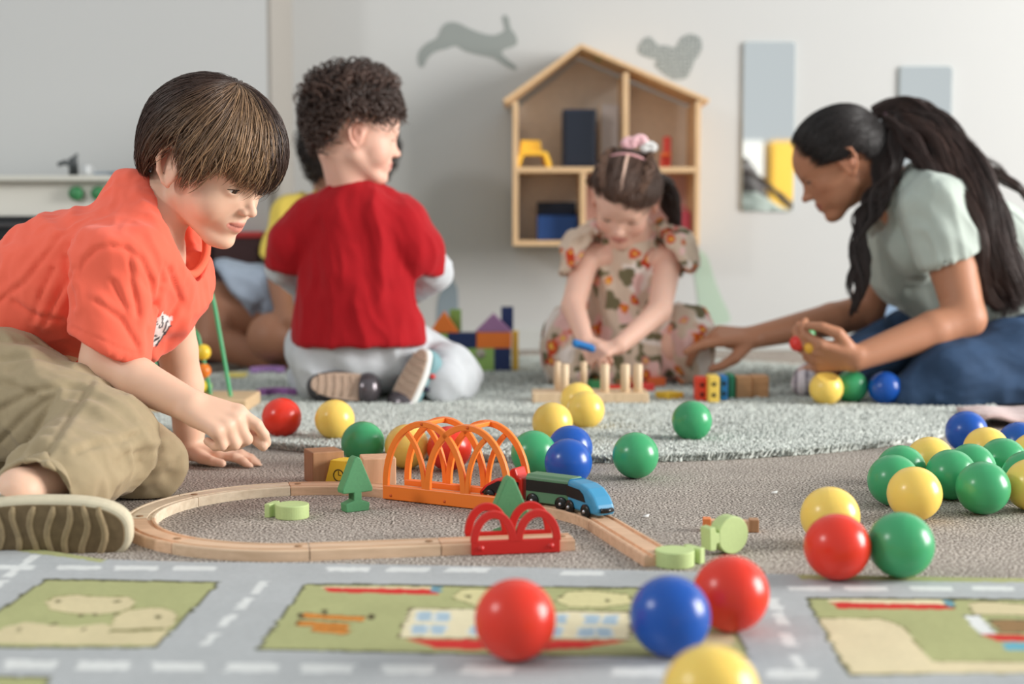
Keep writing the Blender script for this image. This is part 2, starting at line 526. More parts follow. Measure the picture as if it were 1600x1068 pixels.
# ---- play kitchen
KY = 3.72
kz = lambda py: W(100, py, KY).z
kx = lambda px: W(px, 300, KY).x
kt = thing('play_kitchen', 'white wooden play kitchen with green knobs and black oven door', 'play kitchen', (kx(30), KY, 0))
kox = kx(30)
kr, kl = kx(206) - kox, -0.42
M_kw = mat('kitchen_white', (222, 220, 210), 0.4)
M_kt = mat('kitchen_top', (205, 204, 194), 0.4)
ztop = kz(274)
link('body', box_mesh('body', kr - kl, 0.30, ztop - 0.016, bev=0.003, at=((kl + kr) / 2, 0.17, 0)), M_kw, kt)
link('worktop', box_mesh('worktop', kr - kl + 0.02, 0.35, 0.016, bev=0.004, at=((kl + kr) / 2, 0.16, ztop - 0.016)), M_kt, kt)
ov = link('oven_door', box_mesh('oven_door', kx(107) - kox - kl - 0.02, 0.02, kz(331) - 0.04, bev=0.004, at=((kx(107) - kox + kl) / 2, 0.01, 0.03)), mat('oven_black', (16, 18, 20), 0.25), kt)
link('handle', tube_mesh('handle', [(-0.3, -0.02, kz(352)), (kx(95) - kox, -0.02, kz(352))], 0.006), mat('dark_metal', (60, 58, 60), 0.4), ov)
link('cabinet_door', box_mesh('cabinet_door', kr - (kx(112) - kox) - 0.005, 0.016, kz(331) - 0.04, bev=0.003, at=((kr + kx(112) - kox) / 2, 0.012, 0.03)), mat('kitchen_grey', (178, 176, 172), 0.5), kt)
for px in (117, 152):
    k_ = link('knob', lathe_mesh('knob', [(1e-4, -0.022), (0.014, -0.022), (0.018, -0.016), (0.019, 0), (0.019, 0.004)], 20, 'y'), mat('knob_green', (56, 128, 78), 0.4), kt)
    k_.location = (kx(px) - kox, 0.018, kz(302))
# tap
tp = link('tap', tube_mesh('tap', [(0, 0, 0), (0, 0, 0.052), (0, 0, 0.056)], [0.014, 0.012, 0.012], 12), mat('tap_dark', (70, 74, 76), 0.3, metal=0.4), kt)
tp.location = (kx(79) - kox, 0.2, ztop)
link('spout', tube_mesh('spout', [(0, 0, 0.034), (-0.02, -0.01, 0.044), (-0.036, -0.02, 0.036)], [0.008, 0.007, 0.006], 10), MATS['tap_dark'], tp)
link('lever', tube_mesh('lever', [(0, 0, 0.056), (0.012, 0, 0.066)], 0.004, 8), MATS['tap_dark'], tp)
t = thing('toy_pan', 'shallow blue toy pan on the play kitchen worktop', 'toy pan', (kx(168), KY + 0.15, ztop + 0.0005))
link('bowl', lathe_mesh('bowl', [(1e-4, 0), (0.034, 0.0), (0.04, 0.014), (0.038, 0.014), (0.032, 0.003), (1e-4, 0.003)], 24), mat('pan_blue', (120, 140, 158), 0.4), t)
link('handle', box_mesh('handle', 0.04, 0.008, 0.005, bev=0.001, at=(-0.058, 0, 0.009)), mat('pan_blue', (0, 0, 0)), t)
t = thing('toy_cup', 'pale grey toy cup on the worktop beside the tap', 'toy cup', (kx(104), KY + 0.18, ztop + 0.0005))
link('body', lathe_mesh('body', [(1e-4, 0), (0.011, 0), (0.013, 0.034), (0.0118, 0.034), (0.01, 0.003), (1e-4, 0.003)], 20), mat('cup_grey', (196, 198, 198), 0.4), t)
link('handle', tube_mesh('handle', [(0.011 + 0.009 * math.sin(a), 0, 0.018 + 0.011 * math.cos(a)) for a in np.linspace(0.2, math.pi - 0.2, 8)], 0.002, 6), MATS['cup_grey'], t)

# dark red cupboard beside the kitchen
RY = 4.02
t = thing('toy_cupboard', 'dark red low cupboard with a bright red top edge behind the boys', 'cupboard', (W(334, 400, RY).x, RY, 0))
rw = W(406, 400, RY).x - W(262, 400, RY).x
M_mar = mat('maroon', (58, 20, 22), 0.5)
zt = W(350, 362, RY).z
link('body', box_mesh('body', rw, 0.06, zt - 0.016, bev=0.003, at=(0, 0.03, 0)), M_mar, t)
link('top_board', box_mesh('top_board', rw + 0.016, 0.075, 0.018, bev=0.004, at=(0, 0.03, zt - 0.017)), mat('red_paint', (190, 52, 50), 0.45), t)
for sx in (-1, 1):
    dr = link('door', box_mesh('door', rw / 2 - 0.012, 0.01, zt - 0.06, bev=0.002, at=(sx * rw / 4, -0.006, 0.02)), M_mar, t)
    link('knob', lathe_mesh('knob', [(1e-4, -0.012), (0.006, -0.01), (0.004, 0.0)], 12, 'y'), mat('red_paint', (0, 0, 0)), dr).location = (sx * 0.02, -0.011, 0.2)
# ================================================================== rugs
# ---- round shag rug
RC = Vector((0.10, 3.22, 0)); RR = 0.945; RZ = 0.012
def shag_rug():
    t = thing('shag_rug', 'round pale grey-green shag rug under the children and the woman', 'rug', RC)
    n = 96
    prof = [(1e-4, 0), (RR - 0.006, 0), (RR, 0.004), (RR - 0.004, RZ - 0.004), (RR - 0.012, RZ - 0.003), (1e-4, RZ - 0.003)]
    link('backing', lathe_mesh('backing', prof, n), mat('rug_backing', (128, 136, 130), 0.95, 0.1, noise=0.2, nscale=120), t)
    r = np.random.default_rng(11)
    N = 330000
    a = r.random(N) * 2 * math.pi
    q = np.sqrt(r.random(N)) * RR
    P = np.stack([q * np.cos(a), q * np.sin(a)], 1)
    # dense towards the near side, thin out far away (y local < 0 is near)
    keep = r.random(N) < np.clip(0.30 - 0.95 * P[:, 1], 0.16, 1.0)
    P = P[keep]
    # a denser row round the near edge
    M = 9000
    ae = -math.pi / 2 + (r.random(M) - 0.5) * 2.4
    P = np.vstack([P, np.stack([np.cos(ae), np.sin(ae)], 1) * (RR - r.random((M, 1)) * 0.012)])
    N = len(P)
    edge = np.linalg.norm(P, axis=1) > RR - 0.02
    h = RZ * (0.75 + 0.45 * r.random(N))
    z0 = np.where(edge, 0.002 + 0.006 * r.random(N), 0.005)
    w = 0.0024 + 0.0022 * r.random(N)
    lean = r.normal(0, 0.0035, (N, 2))
    rad = P / (np.linalg.norm(P, axis=1)[:, None] + 1e-9)
    lean += np.where(edge[:, None], rad * 0.004, 0)
    th = r.random(N) * 2 * math.pi
    V = np.zeros((N, 6, 3), np.float32)
    for k in range(3):
        aa = th + k * 2 * math.pi / 3
        V[:, k, 0] = P[:, 0] + w * np.cos(aa); V[:, k, 1] = P[:, 1] + w * np.sin(aa); V[:, k, 2] = z0 - 0.002
        V[:, 3 + k, 0] = P[:, 0] + lean[:, 0] + 0.55 * w * np.cos(aa + 0.6); V[:, 3 + k, 1] = P[:, 1] + lean[:, 1] + 0.55 * w * np.sin(aa + 0.6)
        V[:, 3 + k, 2] = h + 0.0005 * k
    b = np.arange(N)[:, None] * 6
    F = np.concatenate([b + np.array([[0, 1, 4, 3]]), b + np.array([[1, 2, 5, 4]]), b + np.array([[2, 0, 3, 5]]), b + np.array([[3, 4, 5, 5]])], 0)
    F3 = np.concatenate([F[:, [0, 1, 2]], F[:-N][:, [0, 2, 3]]], 0)
    shade = (0.82 + 0.3 * r.random(N))[:, None] * np.array(srgb(216, 221, 214))
    dk = r.random(N) < 0.035
    shade[dk] = np.array(srgb(120, 126, 120))
    shade = np.clip(shade, 0, 1)
    col = np.repeat(shade[:, None, :], 6, 1).reshape(-1, 3)
    me = np_mesh('pile', V.reshape(-1, 3), F3, False, col)
    p = link('pile', me, mat('rug_pile', (190, 195, 188), 0.95, 0.05, attr=True, sheen=0.2), t)
    p['kind'] = 'stuff'
    return t
shag_rug()
def on_rug(p):
    return (p[0] - RC.x) ** 2 + (p[1] - RC.y) ** 2 < (RR - 0.01) ** 2

# ---- printed road rug in front
def road_rug():
    st = 0.003
    xs = np.arange(-1.15, 1.15, st)
    far = [(-400, 800), (0, 851), (80, 866), (160, 879), (300, 883), (500, 885), (800, 891), (1240, 903), (1600, 909), (2000, 916)]
    fw = [G(*p) for p in far]
    fy = np.interp(xs, [p.x for p in fw], [p.y for p in fw])
    ny = 300
    t = np.linspace(0, 1, ny)
    y0 = 0.78
    X = np.repeat(xs[:, None], ny, 1)
    Y = y0 + (fy[:, None] - y0) * t[None, :]
    ZT = 0.004
    Z = np.full_like(X, ZT)
    rr = np.random.default_rng(5)
    jx = 0.0016 * vnoise(np.stack([X * 120, Y * 120, X * 0], -1)); jy = 0.0016 * vnoise(np.stack([X * 120 + 9, Y * 120, X * 0 + 5], -1))
    px, py = to_px(np.stack([X + jx, Y + jy, X * 0], -1))
    col = np.empty(X.shape + (3,)); col[:] = srgb(179, 182, 183)
    def fill(poly, c, outline=None):
        m_ = in_poly(px, py, poly)
        col[m_] = srgb(*c)
        if outline:
            n = len(poly)
            for i in range(n):
                (x1, y1), (x2, y2) = poly[i], poly[(i + 1) % n]
                L = math.hypot(x2 - x1, y2 - y1) + 1e-6
                s = np.clip(((px - x1) * (x2 - x1) + (py - y1) * (y2 - y1)) / L ** 2, 0, 1)
                d = np.hypot((px - x1 - s * (x2 - x1)) * 0.7, (py - y1 - s * (y2 - y1)) * 1.3)
                col[d < outline[0]] = srgb(*outline[1])
    GR, CR, DK, WH, RD = (173, 175, 126), (212, 199, 160), (92, 92, 70), (218, 220, 218), (205, 60, 56)
    OL = (1.9, DK)
    # lawns
    fill([(72, 911), (343, 915), (243, 1018), (-90, 1018), (-60, 1000)], GR, OL)
    fill([(478, 918), (1122, 926), (1168, 1032), (900, 1032), (640, 1026), (402, 1021)], GR, OL)
    fill([(1260, 940), (2000, 946), (2150, 1046), (1325, 1062)], GR, OL)
    fill([(-200, 1061), (75, 1066), (75, 1140), (-200, 1140)], GR, OL)
    fill([(1242, 902), (2000, 908), (2000, 922), (1700, 917), (1252, 911)], GR)
    fill([(-400, 790), (0, 849), (165, 878), (160, 884), (0, 862), (-400, 812)], GR)
    # garden of lawn one
    fill([(70, 948), (85, 938), (120, 935), (150, 938), (200, 938), (215, 946), (205, 958), (160, 966), (110, 964), (75, 958)], CR, (0.9, (140, 136, 90)))
    fill([(180, 968), (200, 958), (250, 955), (275, 962), (280, 972), (262, 990), (170, 992)], CR, (0.9, (140, 136, 90)))
    fill([(10, 985), (40, 978), (110, 986), (160, 980), (200, 992), (265, 990), (245, 1014), (0, 1013), (-30, 1005)], CR)
    for (x, y) in ((92, 946), (184, 946), (246, 970), (150, 966), (180, 966), (85, 982), (132, 990), (30, 990), (125, 968)):
        fill([(x - 5, y), (x, y - 3), (x + 5, y), (x, y + 3)], (96, 92, 62))
    fill([(168, 990), (255, 987), (256, 991), (168, 994)], (130, 126, 84))
    # lawn two: stripe, benches, house
    fill([(500, 921), (690, 922), (680, 928), (506, 926)], CR)
    fill([(505, 924), (675, 926), (688, 935), (512, 931)], RD)
    fill([(672, 921), (692, 922), (686, 932), (674, 930)], (110, 150, 165))
    for (x, y, w_) in ((478, 964, 95), (466, 976, 84), (490, 985, 60)):
        fill([(x, y), (x + w_, y + 6), (x + w_ - 8, y + 13), (x - 4, y + 7)], (214, 140, 66), (0.8, (120, 80, 40)))
    for (x, y) in ((472, 969), (508, 963), (582, 970)):
        fill([(x - 5, y - 5), (x + 4, y - 4), (x + 3, y + 4), (x - 6, y + 4)], (80, 70, 50))
    fill([(640, 956), (982, 962), (986, 1006), (622, 1003)], (226, 216, 182), (1.2, (110, 100, 74)))
    for r_ in range(2):
        for (x0, dx) in ((656, 27), (684, 27), (745, 27), (773, 27), (870, 20), (911, 28), (940, 28)):
            y = 962 + r_ * 20 + (x0 - 656) * 0.018
            xx = x0 - r_ * 8 + (x0 - 800) * 0.02
            fill([(xx, y), (xx + dx - 4, y), (xx + dx - 6, y + 15), (xx - 3, y + 15)], (168, 190, 204), (0.8, (210, 216, 214)))
    fill([(632, 1005), (985, 1008), (910, 1019), (850, 1023), (690, 1021)], RD)
    fill([(706, 940), (722, 926), (756, 925), (790, 930), (788, 946), (740, 952)], (214, 206, 156), (1.0, (120, 118, 78)))
    fill([(865, 945), (885, 930), (930, 928), (980, 934), (992, 948), (940, 956), (890, 954)], (214, 206, 156), (1.0, (120, 118, 78)))
    for (x, y) in ((730, 937), (877, 938), (760, 940), (950, 944)):
        fill([(x - 5, y), (x, y - 3), (x + 5, y), (x, y + 3)], (96, 92, 62))
    fill([(1090, 998), (1140, 995), (1152, 1014), (1100, 1018)], CR)
    # lawn three
    fill([(1290, 942), (1478, 943), (1484, 950), (1300, 949)], (226, 216, 178))
    fill([(1296, 947), (1478, 950), (1492, 958), (1310, 957)], RD)
    fill([(1472, 942), (1490, 944), (1492, 955), (1480, 953)], (110, 156, 170), (0.8, DK))
    fill([(1278, 972), (1370, 972), (1396, 978), (1412, 986), (1436, 1016), (1456, 1040), (2000, 1044), (2100, 1056), (1330, 1060), (1300, 1012)], (222, 208, 172), (1.2, (140, 134, 92)))
    fill([(1512, 950), (1530, 945), (1600, 950), (1660, 958), (1600, 968), (1520, 966)], CR, (0.9, (110, 108, 70)))
    fill([(1504, 967), (1530, 967), (1558, 996), (1532, 999)], (222, 224, 222), (0.9, (120, 120, 110)))
    fill([(1546, 974), (1700, 978), (1700, 994), (1562, 994)], (150, 120, 84), (0.9, DK))
    fill([(1534, 998), (1700, 1000), (1700, 1012), (1556, 1008)], RD)
    fill([(1564, 1010), (1700, 1014), (1700, 1026), (1572, 1022)], (110, 172, 190))
    # road markings
    for x in (92, 182, 273, 513, 606, 700, 880, -10):
        yb = 892 + (x - 92) * 0.006 + (4 if x == 880 else 0)
        fill([(x, yb - 3.5), (x + 66, yb - 3), (x + 62, yb + 4), (x - 4, yb + 3.5)], WH)
    for x in (1228, 1318, 1420, 1516):
        fill([(x, 921), (x + 66, 922), (x + 70, 929), (x + 4, 928)], WH)
    for x in (10, 124, 240, 356, 474, 600, 724, 960, 1180 + 20):
        yb = 1038 + (x - 10) * 0.012
        fill([(x, yb), (x + 80, yb + 1), (x + 76, yb + 15), (x - 4, yb + 14)], WH)
    for (x, y) in ((408, 914), (384, 939), (358, 966), (330, 996)):
        fill([(x, y), (x + 14, y), (x - 4, y + 19), (x - 20, y + 19)], WH)
    for (x, y) in ((26, 890), (0, 912), (50, 872)):
        fill([(x, y), (x + 16, y), (x - 8, y + 17), (x - 24, y + 17)], WH)
    for (x, y) in ((1195, 940), (1206, 963), (1217, 996), (1232, 1030)):
        fill([(x, y), (x + 18, y), (x + 30, y + 20), (x + 10, y + 20)], WH)
    # wear
    wear = 1 + 0.05 * vnoise(np.stack([X * 22, Y * 22, X * 0 + 2], -1)) + 0.05 * vnoise(np.stack([X * 260, Y * 260, X * 0 + 2], -1))
    col = np.clip(col * wear[..., None], 0, 1)
    nx = len(xs)
    V = np.stack([X, Y, Z], -1).reshape(-1, 3)
    V[:, 2] += 0.0004 * rr.random(len(V))
    I = np.arange(nx * ny).reshape(nx, ny)
    F = np.stack([I[:-1, :-1], I[1:, :-1], I[1:, 1:], I[:-1, 1:]], -1).reshape(-1, 4)
    # skirt
    ring = np.concatenate([I[:, 0], I[-1, 1:], I[::-1, -1][1:], I[0, ::-1][1:-1]])
    Vb = V[ring].copy(); Vb[:, 2] = 0.0
    nb = len(V) + np.arange(len(ring))
    F2 = np.stack([ring, nb, np.roll(nb, -1), np.roll(ring, -1)], -1)
    V = np.vstack([V, Vb]); cc = np.vstack([col.reshape(-1, 3), col.reshape(-1, 3)[ring]])
    me = np_mesh('road_rug', V, np.vstack([F, F2]), True, cc)
    o = link('road_rug', me, mat('road_rug_print', (180, 180, 180), 0.95, 0.1, attr=True, noise=0.05, nscale=500, bump=0.5, bscale=600))
    tag(o, 'grey play rug printed with roads, lawns and houses in the foreground', 'rug')
road_rug()

# ================================================================== plastic balls
def ball_mesh():
    bm = bmesh.new()
    bmesh.ops.create_uvsphere(bm, u_segments=48, v_segments=32, radius=0.035)
    for v in bm.verts:
        if abs(v.co.x) < 0.0003:
            v.co *= 1.006
    return bm_mesh('ball', bm, True)
BALL = ball_mesh()
BC = {'red': (228, 54, 32), 'yellow': (251, 213, 106), 'green': (66, 166, 110), 'blue': (16, 84, 176)}
def plastic(nm, c):
    m = mat('ball_' + nm, c, 0.26, 0.5, sss=0.0)
    b = m.node_tree.nodes['Principled BSDF']
    b.inputs['Subsurface Weight'].default_value = 0.35
    b.inputs['Subsurface Radius'].default_value = [0.3 + 0.7 * x for x in srgb(*c)]
    b.inputs['Subsurface Scale'].default_value = 0.008
    b.inputs['Roughness'].default_value = 0.27
    return m
for k, c in BC.items():
    plastic(k, c)
BALL.materials.append(MATS['ball_red'])
PLACED = []
def ball(px, py, colr, label, z=None, mesh=None, d=0.07):
    zc = 0.035
    P = G(px, py, zc)
    if z is None:
        z = 0.0095 if on_rug(P) else (0.0045 if P.y < 1.52 else 0.0)
    P = G(px, py, zc + z)
    # push apart from balls already placed
    for _ in range(30):
        for Q in PLACED:
            dv = P - Q
            if dv.length < 0.0705:
                dv2 = Vector((dv.x, dv.y, 0)); 
                if dv2.length < 1e-4: dv2 = Vector((0, 1, 0))
                need = math.sqrt(max(0.0, 0.0705 ** 2 - dv.z ** 2))
                P = P + dv2.normalized() * (need - dv2.length + 0.0002)
    PLACED.append(P.copy())
    o = link('ball', mesh or BALL, None)
    o.location = P
    o.rotation_euler = (random.uniform(-0.5, 0.5), random.uniform(-0.5, 0.5), random.uniform(0, 6.28))
    o.material_slots[0].link = 'OBJECT'
    o.material_slots[0].material = MATS['ball_' + colr]
    tag(o, label, 'ball', 'plastic play balls')
    return o
for args in [
    (805, 968, 'red', 'red ball nearest the camera on the printed rug'),
    (1047, 962, 'blue', 'blue ball in the foreground on the printed rug'),
    (1142, 927, 'red', 'red ball touching the right side of the foreground blue ball'),
    (1111, 1083, 'yellow', 'yellow ball cut off by the bottom edge of the photo'),
    (1308, 854, 'red', 'red ball in the group of three with a yellow and a green ball'),
    (1403, 851, 'green', 'green ball touching the right side of a red ball'),
    (1297, 806, 'yellow', 'yellow ball just behind the red ball, left of the big ball group'),
    (1429, 771, 'yellow', 'yellow ball at the front of the big ball group on the right'),
    (1536, 762, 'green', 'nearest green ball of the big ball group on the right'),
    (1396, 750, 'green', 'leftmost green ball of the big ball group'),
    (1486, 741, 'green', 'green ball between two front balls in the middle of the big group'),
    (1612, 757, 'yellow', 'yellow ball at the right edge beside the nearest green ball'),
    (1411, 734, 'green', 'green ball half hidden behind the leftmost green ball'),
    (1453, 719, 'yellow', 'yellow ball behind the middle green ball of the big group'),
    (1517, 731, 'green', 'green ball peeking out behind the middle of the big group'),
    (1567, 721, 'green', 'green ball in the rear right of the big group'),
    (1606, 744, 'green', 'green ball mostly hidden behind the yellow ball at the right edge'),
    (1510, 674, 'blue', 'blue ball at the back left of the big group by the shag rug'),
    (1541, 702, 'yellow', 'yellow ball in front of the two blue balls at right'),
    (1593, 693, 'blue', 'blue ball at the right edge behind the yellow ball'),
    (1617, 712, 'yellow', 'yellow ball at the far right edge behind the rear green ball'),
    (993, 711, 'green', 'green ball alone on the carpet right of the two blue balls'),
    (1081, 657, 'green', 'green ball alone on the shag rug in front of the red and yellow plates'),
    (888, 722, 'blue', 'nearer of the two blue balls behind the train'),
    (891, 699, 'blue', 'farther blue ball half hidden behind another blue ball by the train'),
    (834, 708, 'green', 'green ball behind the right end of the orange bridge'),
    (863, 660, 'yellow', 'yellow ball nearest the blue balls in front of the peg board'),
    (915, 640, 'yellow', 'yellow ball on the rug touching the peg board base'),
    (903, 625, 'yellow', 'yellow ball mostly hidden behind another yellow ball at the peg board'),
    (702, 700, 'red', 'red ball behind the orange bridge'),
    (636, 697, 'yellow', 'yellow ball behind the left arch of the orange bridge'),
    (567, 692, 'green', 'green ball behind the green toy tree and the cubes'),
    (523, 655, 'yellow', 'yellow ball on the rug in front of the shoe of the child in red'),
    (440, 652, 'red', 'red ball on the rug just beyond the hand of the boy'),
    (1383, 606, 'blue', 'dark blue ball against the knee of the woman'),
    (1337, 604, 'green', 'green ball between a yellow and a blue ball by the woman'),
]:
    ball(*args)
# dented yellow ball
def dented():
    bm = bmesh.new()
    bmesh.ops.create_uvsphere(bm, u_segments=48, v_segments=32, radius=0.0355)
    ax = Vector((0.05, -0.35, 1)).normalized()
    for v in bm.verts:
        n = v.co.normalized()
        d = n.dot(ax)
        if d > 0.80:
            h = v.co.dot(ax)
            lim = 0.0355 * 0.80
            v.co -= ax * (h - lim) * 2.0
    return bm_mesh('ball', bm, True)
db = dented(); db.materials.append(MATS['ball_yellow'])
o = ball(1298, 606, 'yellow', 'dented yellow ball on the rug below the hand of the woman', mesh=db)
o.rotation_euler = (0, 0, 0)

# ================================================================== wooden railway
M_beech = mat('beech', (226, 196, 166), 0.5, 0.4, wood='x', noise=0.05, nscale=6)
M_beech2 = mat('beech_pale', (232, 216, 192), 0.5, 0.4, wood='x', noise=0.05, nscale=6)
M_beech3 = mat('beech_warm', (226, 188, 156), 0.5, 0.4, wood='x', noise=0.05, nscale=6)
TW, TH_ = 0.040, 0.013
GRV = [(-0.02, 0.0), (0.02, 0.0), (0.02, TH_ - 0.0015), (0.0185, TH_), (0.0155, TH_), (0.0155, TH_ - 0.003), (0.0095, TH_ - 0.003), (0.0095, TH_),
       (-0.0095, TH_), (-0.0095, TH_ - 0.003), (-0.0155, TH_ - 0.003), (-0.0155, TH_), (-0.0185, TH_), (-0.02, TH_ - 0.0015)]
def track(label, start, heading, length, curve=0.0, m_=None):
    """piece beginning at start; curve = signed turn in radians (right turn negative); returns end point and heading"""
    n = 2 if not curve else 15
    pts, hd = [], []
    for i in range(n):
        s = i / (n - 1)
        if curve:
            R = length / abs(curve)
            a = heading + curve * s
            sg = 1 if curve > 0 else -1
            cx = start[0] - sg * R * math.sin(heading); cy = start[1] + sg * R * math.cos(heading)
            pts.append((cx + sg * R * math.sin(a), cy - sg * R * math.cos(a))); hd.append(a)
        else:
            pts.append((start[0] + length * s * math.cos(heading), start[1] + length * s * math.sin(heading))); hd.append(heading)
    mid = ((pts[0][0] + pts[-1][0]) / 2, (pts[0][1] + pts[-1][1]) / 2)
    V, F = [], []
    g = 0.0006
    k = len(GRV)
    for i, (p, a) in enumerate(zip(pts, hd)):
        e = g if i == 0 else (-g if i == n - 1 else 0)
        for u, w in GRV:
            V.append((p[0] + e * math.cos(a) + u * math.sin(a) - mid[0], p[1] + e * math.sin(a) - u * math.cos(a) - mid[1], w))
    for i in range(n - 1):
        for j in range(k):
            l = (j + 1) % k
            F.append((i * k + j, i * k + l, (i + 1) * k + l, (i + 1) * k + j))
    F.append(tuple(range(k))); F.append(tuple(range((n - 1) * k + k - 1, (n - 1) * k - 1, -1)))
    me = bpy.data.meshes.new('track_piece'); me.from_pydata(V, [], F)
    bm = bmesh.new(); bm.from_mesh(me); bmesh.ops.recalc_face_normals(bm, faces=bm.faces[:]); bm.to_mesh(me); bm.free()
    t = thing('track_piece', label, 'toy track', (mid[0], mid[1], 0.0), 0.0, 'wooden track pieces')
    link('rail_bed', me, m_ or M_beech, t)
    # round connector peg at the far end, let into the next piece
    pe = pts[-1]; a = hd[-1]
    pg = link('connector_peg', cyl_mesh('connector_peg', 0.0048, 0.0006, 14, 0.0002), mat('beech_dark', (150, 112, 76), 0.6), t)
    pg.location = (pe[0] - mid[0] - 0.012 * math.cos(a), pe[1] - mid[1] - 0.012 * math.sin(a), TH_)
    return pts[-1], hd[-1]
RCX, RCY, RAD = -0.268, 1.808, 0.205
def cpt(deg): return (RCX + RAD * math.cos(math.radians(deg)), RCY + RAD * math.sin(math.radians(deg)))
seg = math.radians(44)
labs = ['curved track piece behind the green tree, leading to the orange bridge', 'pale curved track piece at the back of the loop',
        'short-looking curved track piece next to the far knee of the boy', 'curved track piece beside the shoe of the boy', 'curved track piece at the front left of the loop']
ms = [M_beech3, M_beech2, M_beech2, M_beech3, M_beech]
for i in range(5):
    a1 = 60 + 44 * i
    # walk counterclockwise from 60 degrees
    track(labs[i], cpt(a1), math.radians(a1 + 90), RAD * seg, seg, ms[i])
p, h = cpt(280), math.radians(280 + 90 - 360)
p, h = track('straight track piece at the front of the loop', p, h, 0.15, 0, M_beech)
RB_P, RB_H = p, h
p, h = track('straight track piece under the red bridge, its right end free', p, h, 0.158, 0, M_beech3)
p, h = cpt(60), math.radians(-30)
OB_P, OB_H = p, h
p, h = track('straight track piece under the orange bridge', p, h, 0.216, 0, M_beech3)
CV_P, CV_H = p, h
p, h = track('curved track piece under the blue engine', p, h, 0.2 * math.radians(45), -math.radians(45), M_beech3)
p, h = track('straight track piece running toward the camera past the blue engine', p, h, 0.2, 0, M_beech3)

# ---- orange lattice bridge
M_or = mat('orange_plastic', (249, 130, 44), 0.38, 0.5)
t = thing('toy_bridge', 'orange plastic lattice arch bridge over the train track', 'toy bridge', (OB_P[0], OB_P[1], 0), OB_H)
BL = 0.205
def arch_pts(u0, u1, h, z0, a0=0, a1=180, n=26):
    c, rx = (u0 + u1) / 2, (u1 - u0) / 2
    return [(c - rx * math.cos(math.radians(a)), z0 + h * math.sin(math.radians(a)) ** 0.9) for a in np.linspace(a0, a1, n)]
z0b = 0.018
for sy in (-0.0265, 0.0265):
    b = link('side_wall', box_mesh('side_wall', BL, 0.007, 0.020, bev=0.0015, at=(BL / 2, 0, 0.001)), M_or, t); b.location.y = sy
    HH = 0.092
    for nm, pth in (('arch', arch_pts(0.004, BL * 0.64, HH, z0b)), ('arch', arch_pts(BL * 0.36, BL - 0.004, HH, z0b)),
                    ('lattice_strut', arch_pts(-BL * 0.29, BL * 0.33, HH, z0b, 124, 180, 12)), ('lattice_strut', arch_pts(BL * 0.67, BL * 1.29, HH, z0b, 0, 56, 12))):
        s = link(nm, strip_mesh(nm, pth, 0.0088 if nm == 'arch' else 0.007, 0.0064 if nm == 'arch' else 0.0056), M_or, b)
        md = s.modifiers.new('bevel', 'BEVEL'); md.width = 0.0012; md.segments = 2; md.limit_method = 'ANGLE'
    for (u, z) in ((0.014, 0.007), (BL * 0.5, 0.007), (BL - 0.014, 0.007), (BL * 0.32, z0b + HH), (BL * 0.68, z0b + HH)):
        r_ = link('rivet', lathe_mesh('rivet', [(1e-4, -0.0012), (0.0018, -0.001), (0.0022, 0.0)], 10, 'y'), mat('orange_dark', (214, 92, 24), 0.4), b)
        r_.location = (u, -0.0035, z)
for u in (BL * 0.32, BL * 0.68):
    link('cross_bar', box_mesh('cross_bar', 0.009, 0.053, 0.006, bev=0.0012, at=(u, 0, z0b + HH - 0.003)), M_or, t)

# ---- red twin arch bridge
M_rd = mat('red_toy_plastic', (204, 34, 28), 0.38, 0.5)
t = thing('toy_bridge', 'low red plastic bridge with two round arches over the front track', 'toy bridge', (RB_P[0], RB_P[1], 0), RB_H)
u0, RL = 0.034, 0.104
for sy in (-0.0245, 0.0245):
    b = link('side_wall', box_mesh('side_wall', RL, 0.006, 0.0165, bev=0.001, at=(u0 + RL / 2, 0, 0.0005)), M_rd, t); b.location.y = sy
    for q in (0, 1):
        c = u0 + RL * (0.25 + 0.5 * q)
        s = link('arch', strip_mesh('arch', [(c - 0.0225 * math.cos(a), 0.0145 + 0.0325 * math.sin(a)) for a in np.linspace(0, math.pi, 24)], 0.0090, 0.0066), M_rd, b)
        md = s.modifiers.new('bevel', 'BEVEL'); md.width = 0.001; md.segments = 2; md.limit_method = 'ANGLE'
        r_ = link('rivet', lathe_mesh('rivet', [(1e-4, -0.0026), (0.0026, -0.0022), (0.0036, 0.0), (0.0042, 0.0002)], 14, 'y'), M_rd, b)
        r_.location = (u0 + 0.011 + q * (RL - 0.022), -0.003, 0.0085)

# ---- train
M_blk = mat('wheel_black', (14, 14, 15), 0.25, 0.5)
M_chr = mat('chrome', (200, 200, 205), 0.2, metal=0.9)
M_gw = mat('green_wagon', (92, 134, 100), 0.4)
M_bl = mat('blue_engine', (66, 148, 190), 0.35)
M_re = mat('red_engine', (210, 40, 28), 0.35)
def wheels(t, us, r=0.0085, gauge=0.0145):
    for u in us:
        for sy in (-1, 1):
            w = link('wheel', lathe_mesh('wheel', [(1e-4, -0.0022), (r * 0.55, -0.0026), (r * 0.75, -0.0018), (r, -0.0014), (r, 0.0018), (1e-4, 0.002)], 22, 'y'), M_blk, t)
            w.location = (u, sy * gauge, r); w.scale = (1, -sy, 1) if sy > 0 else (1, 1, 1)
            h_ = link('hub_cap', lathe_mesh('hub_cap', [(1e-4, -0.0042), (0.0018, -0.0038), (0.0022, -0.0022)], 12, 'y'), M_chr, w)
def side_win(name, pts, y, m_, t):
    o = link(name, prism_mesh(name, pts, 0.0008), m_, t); o.location.y = y
    return o
tz = TH_ - 0.003
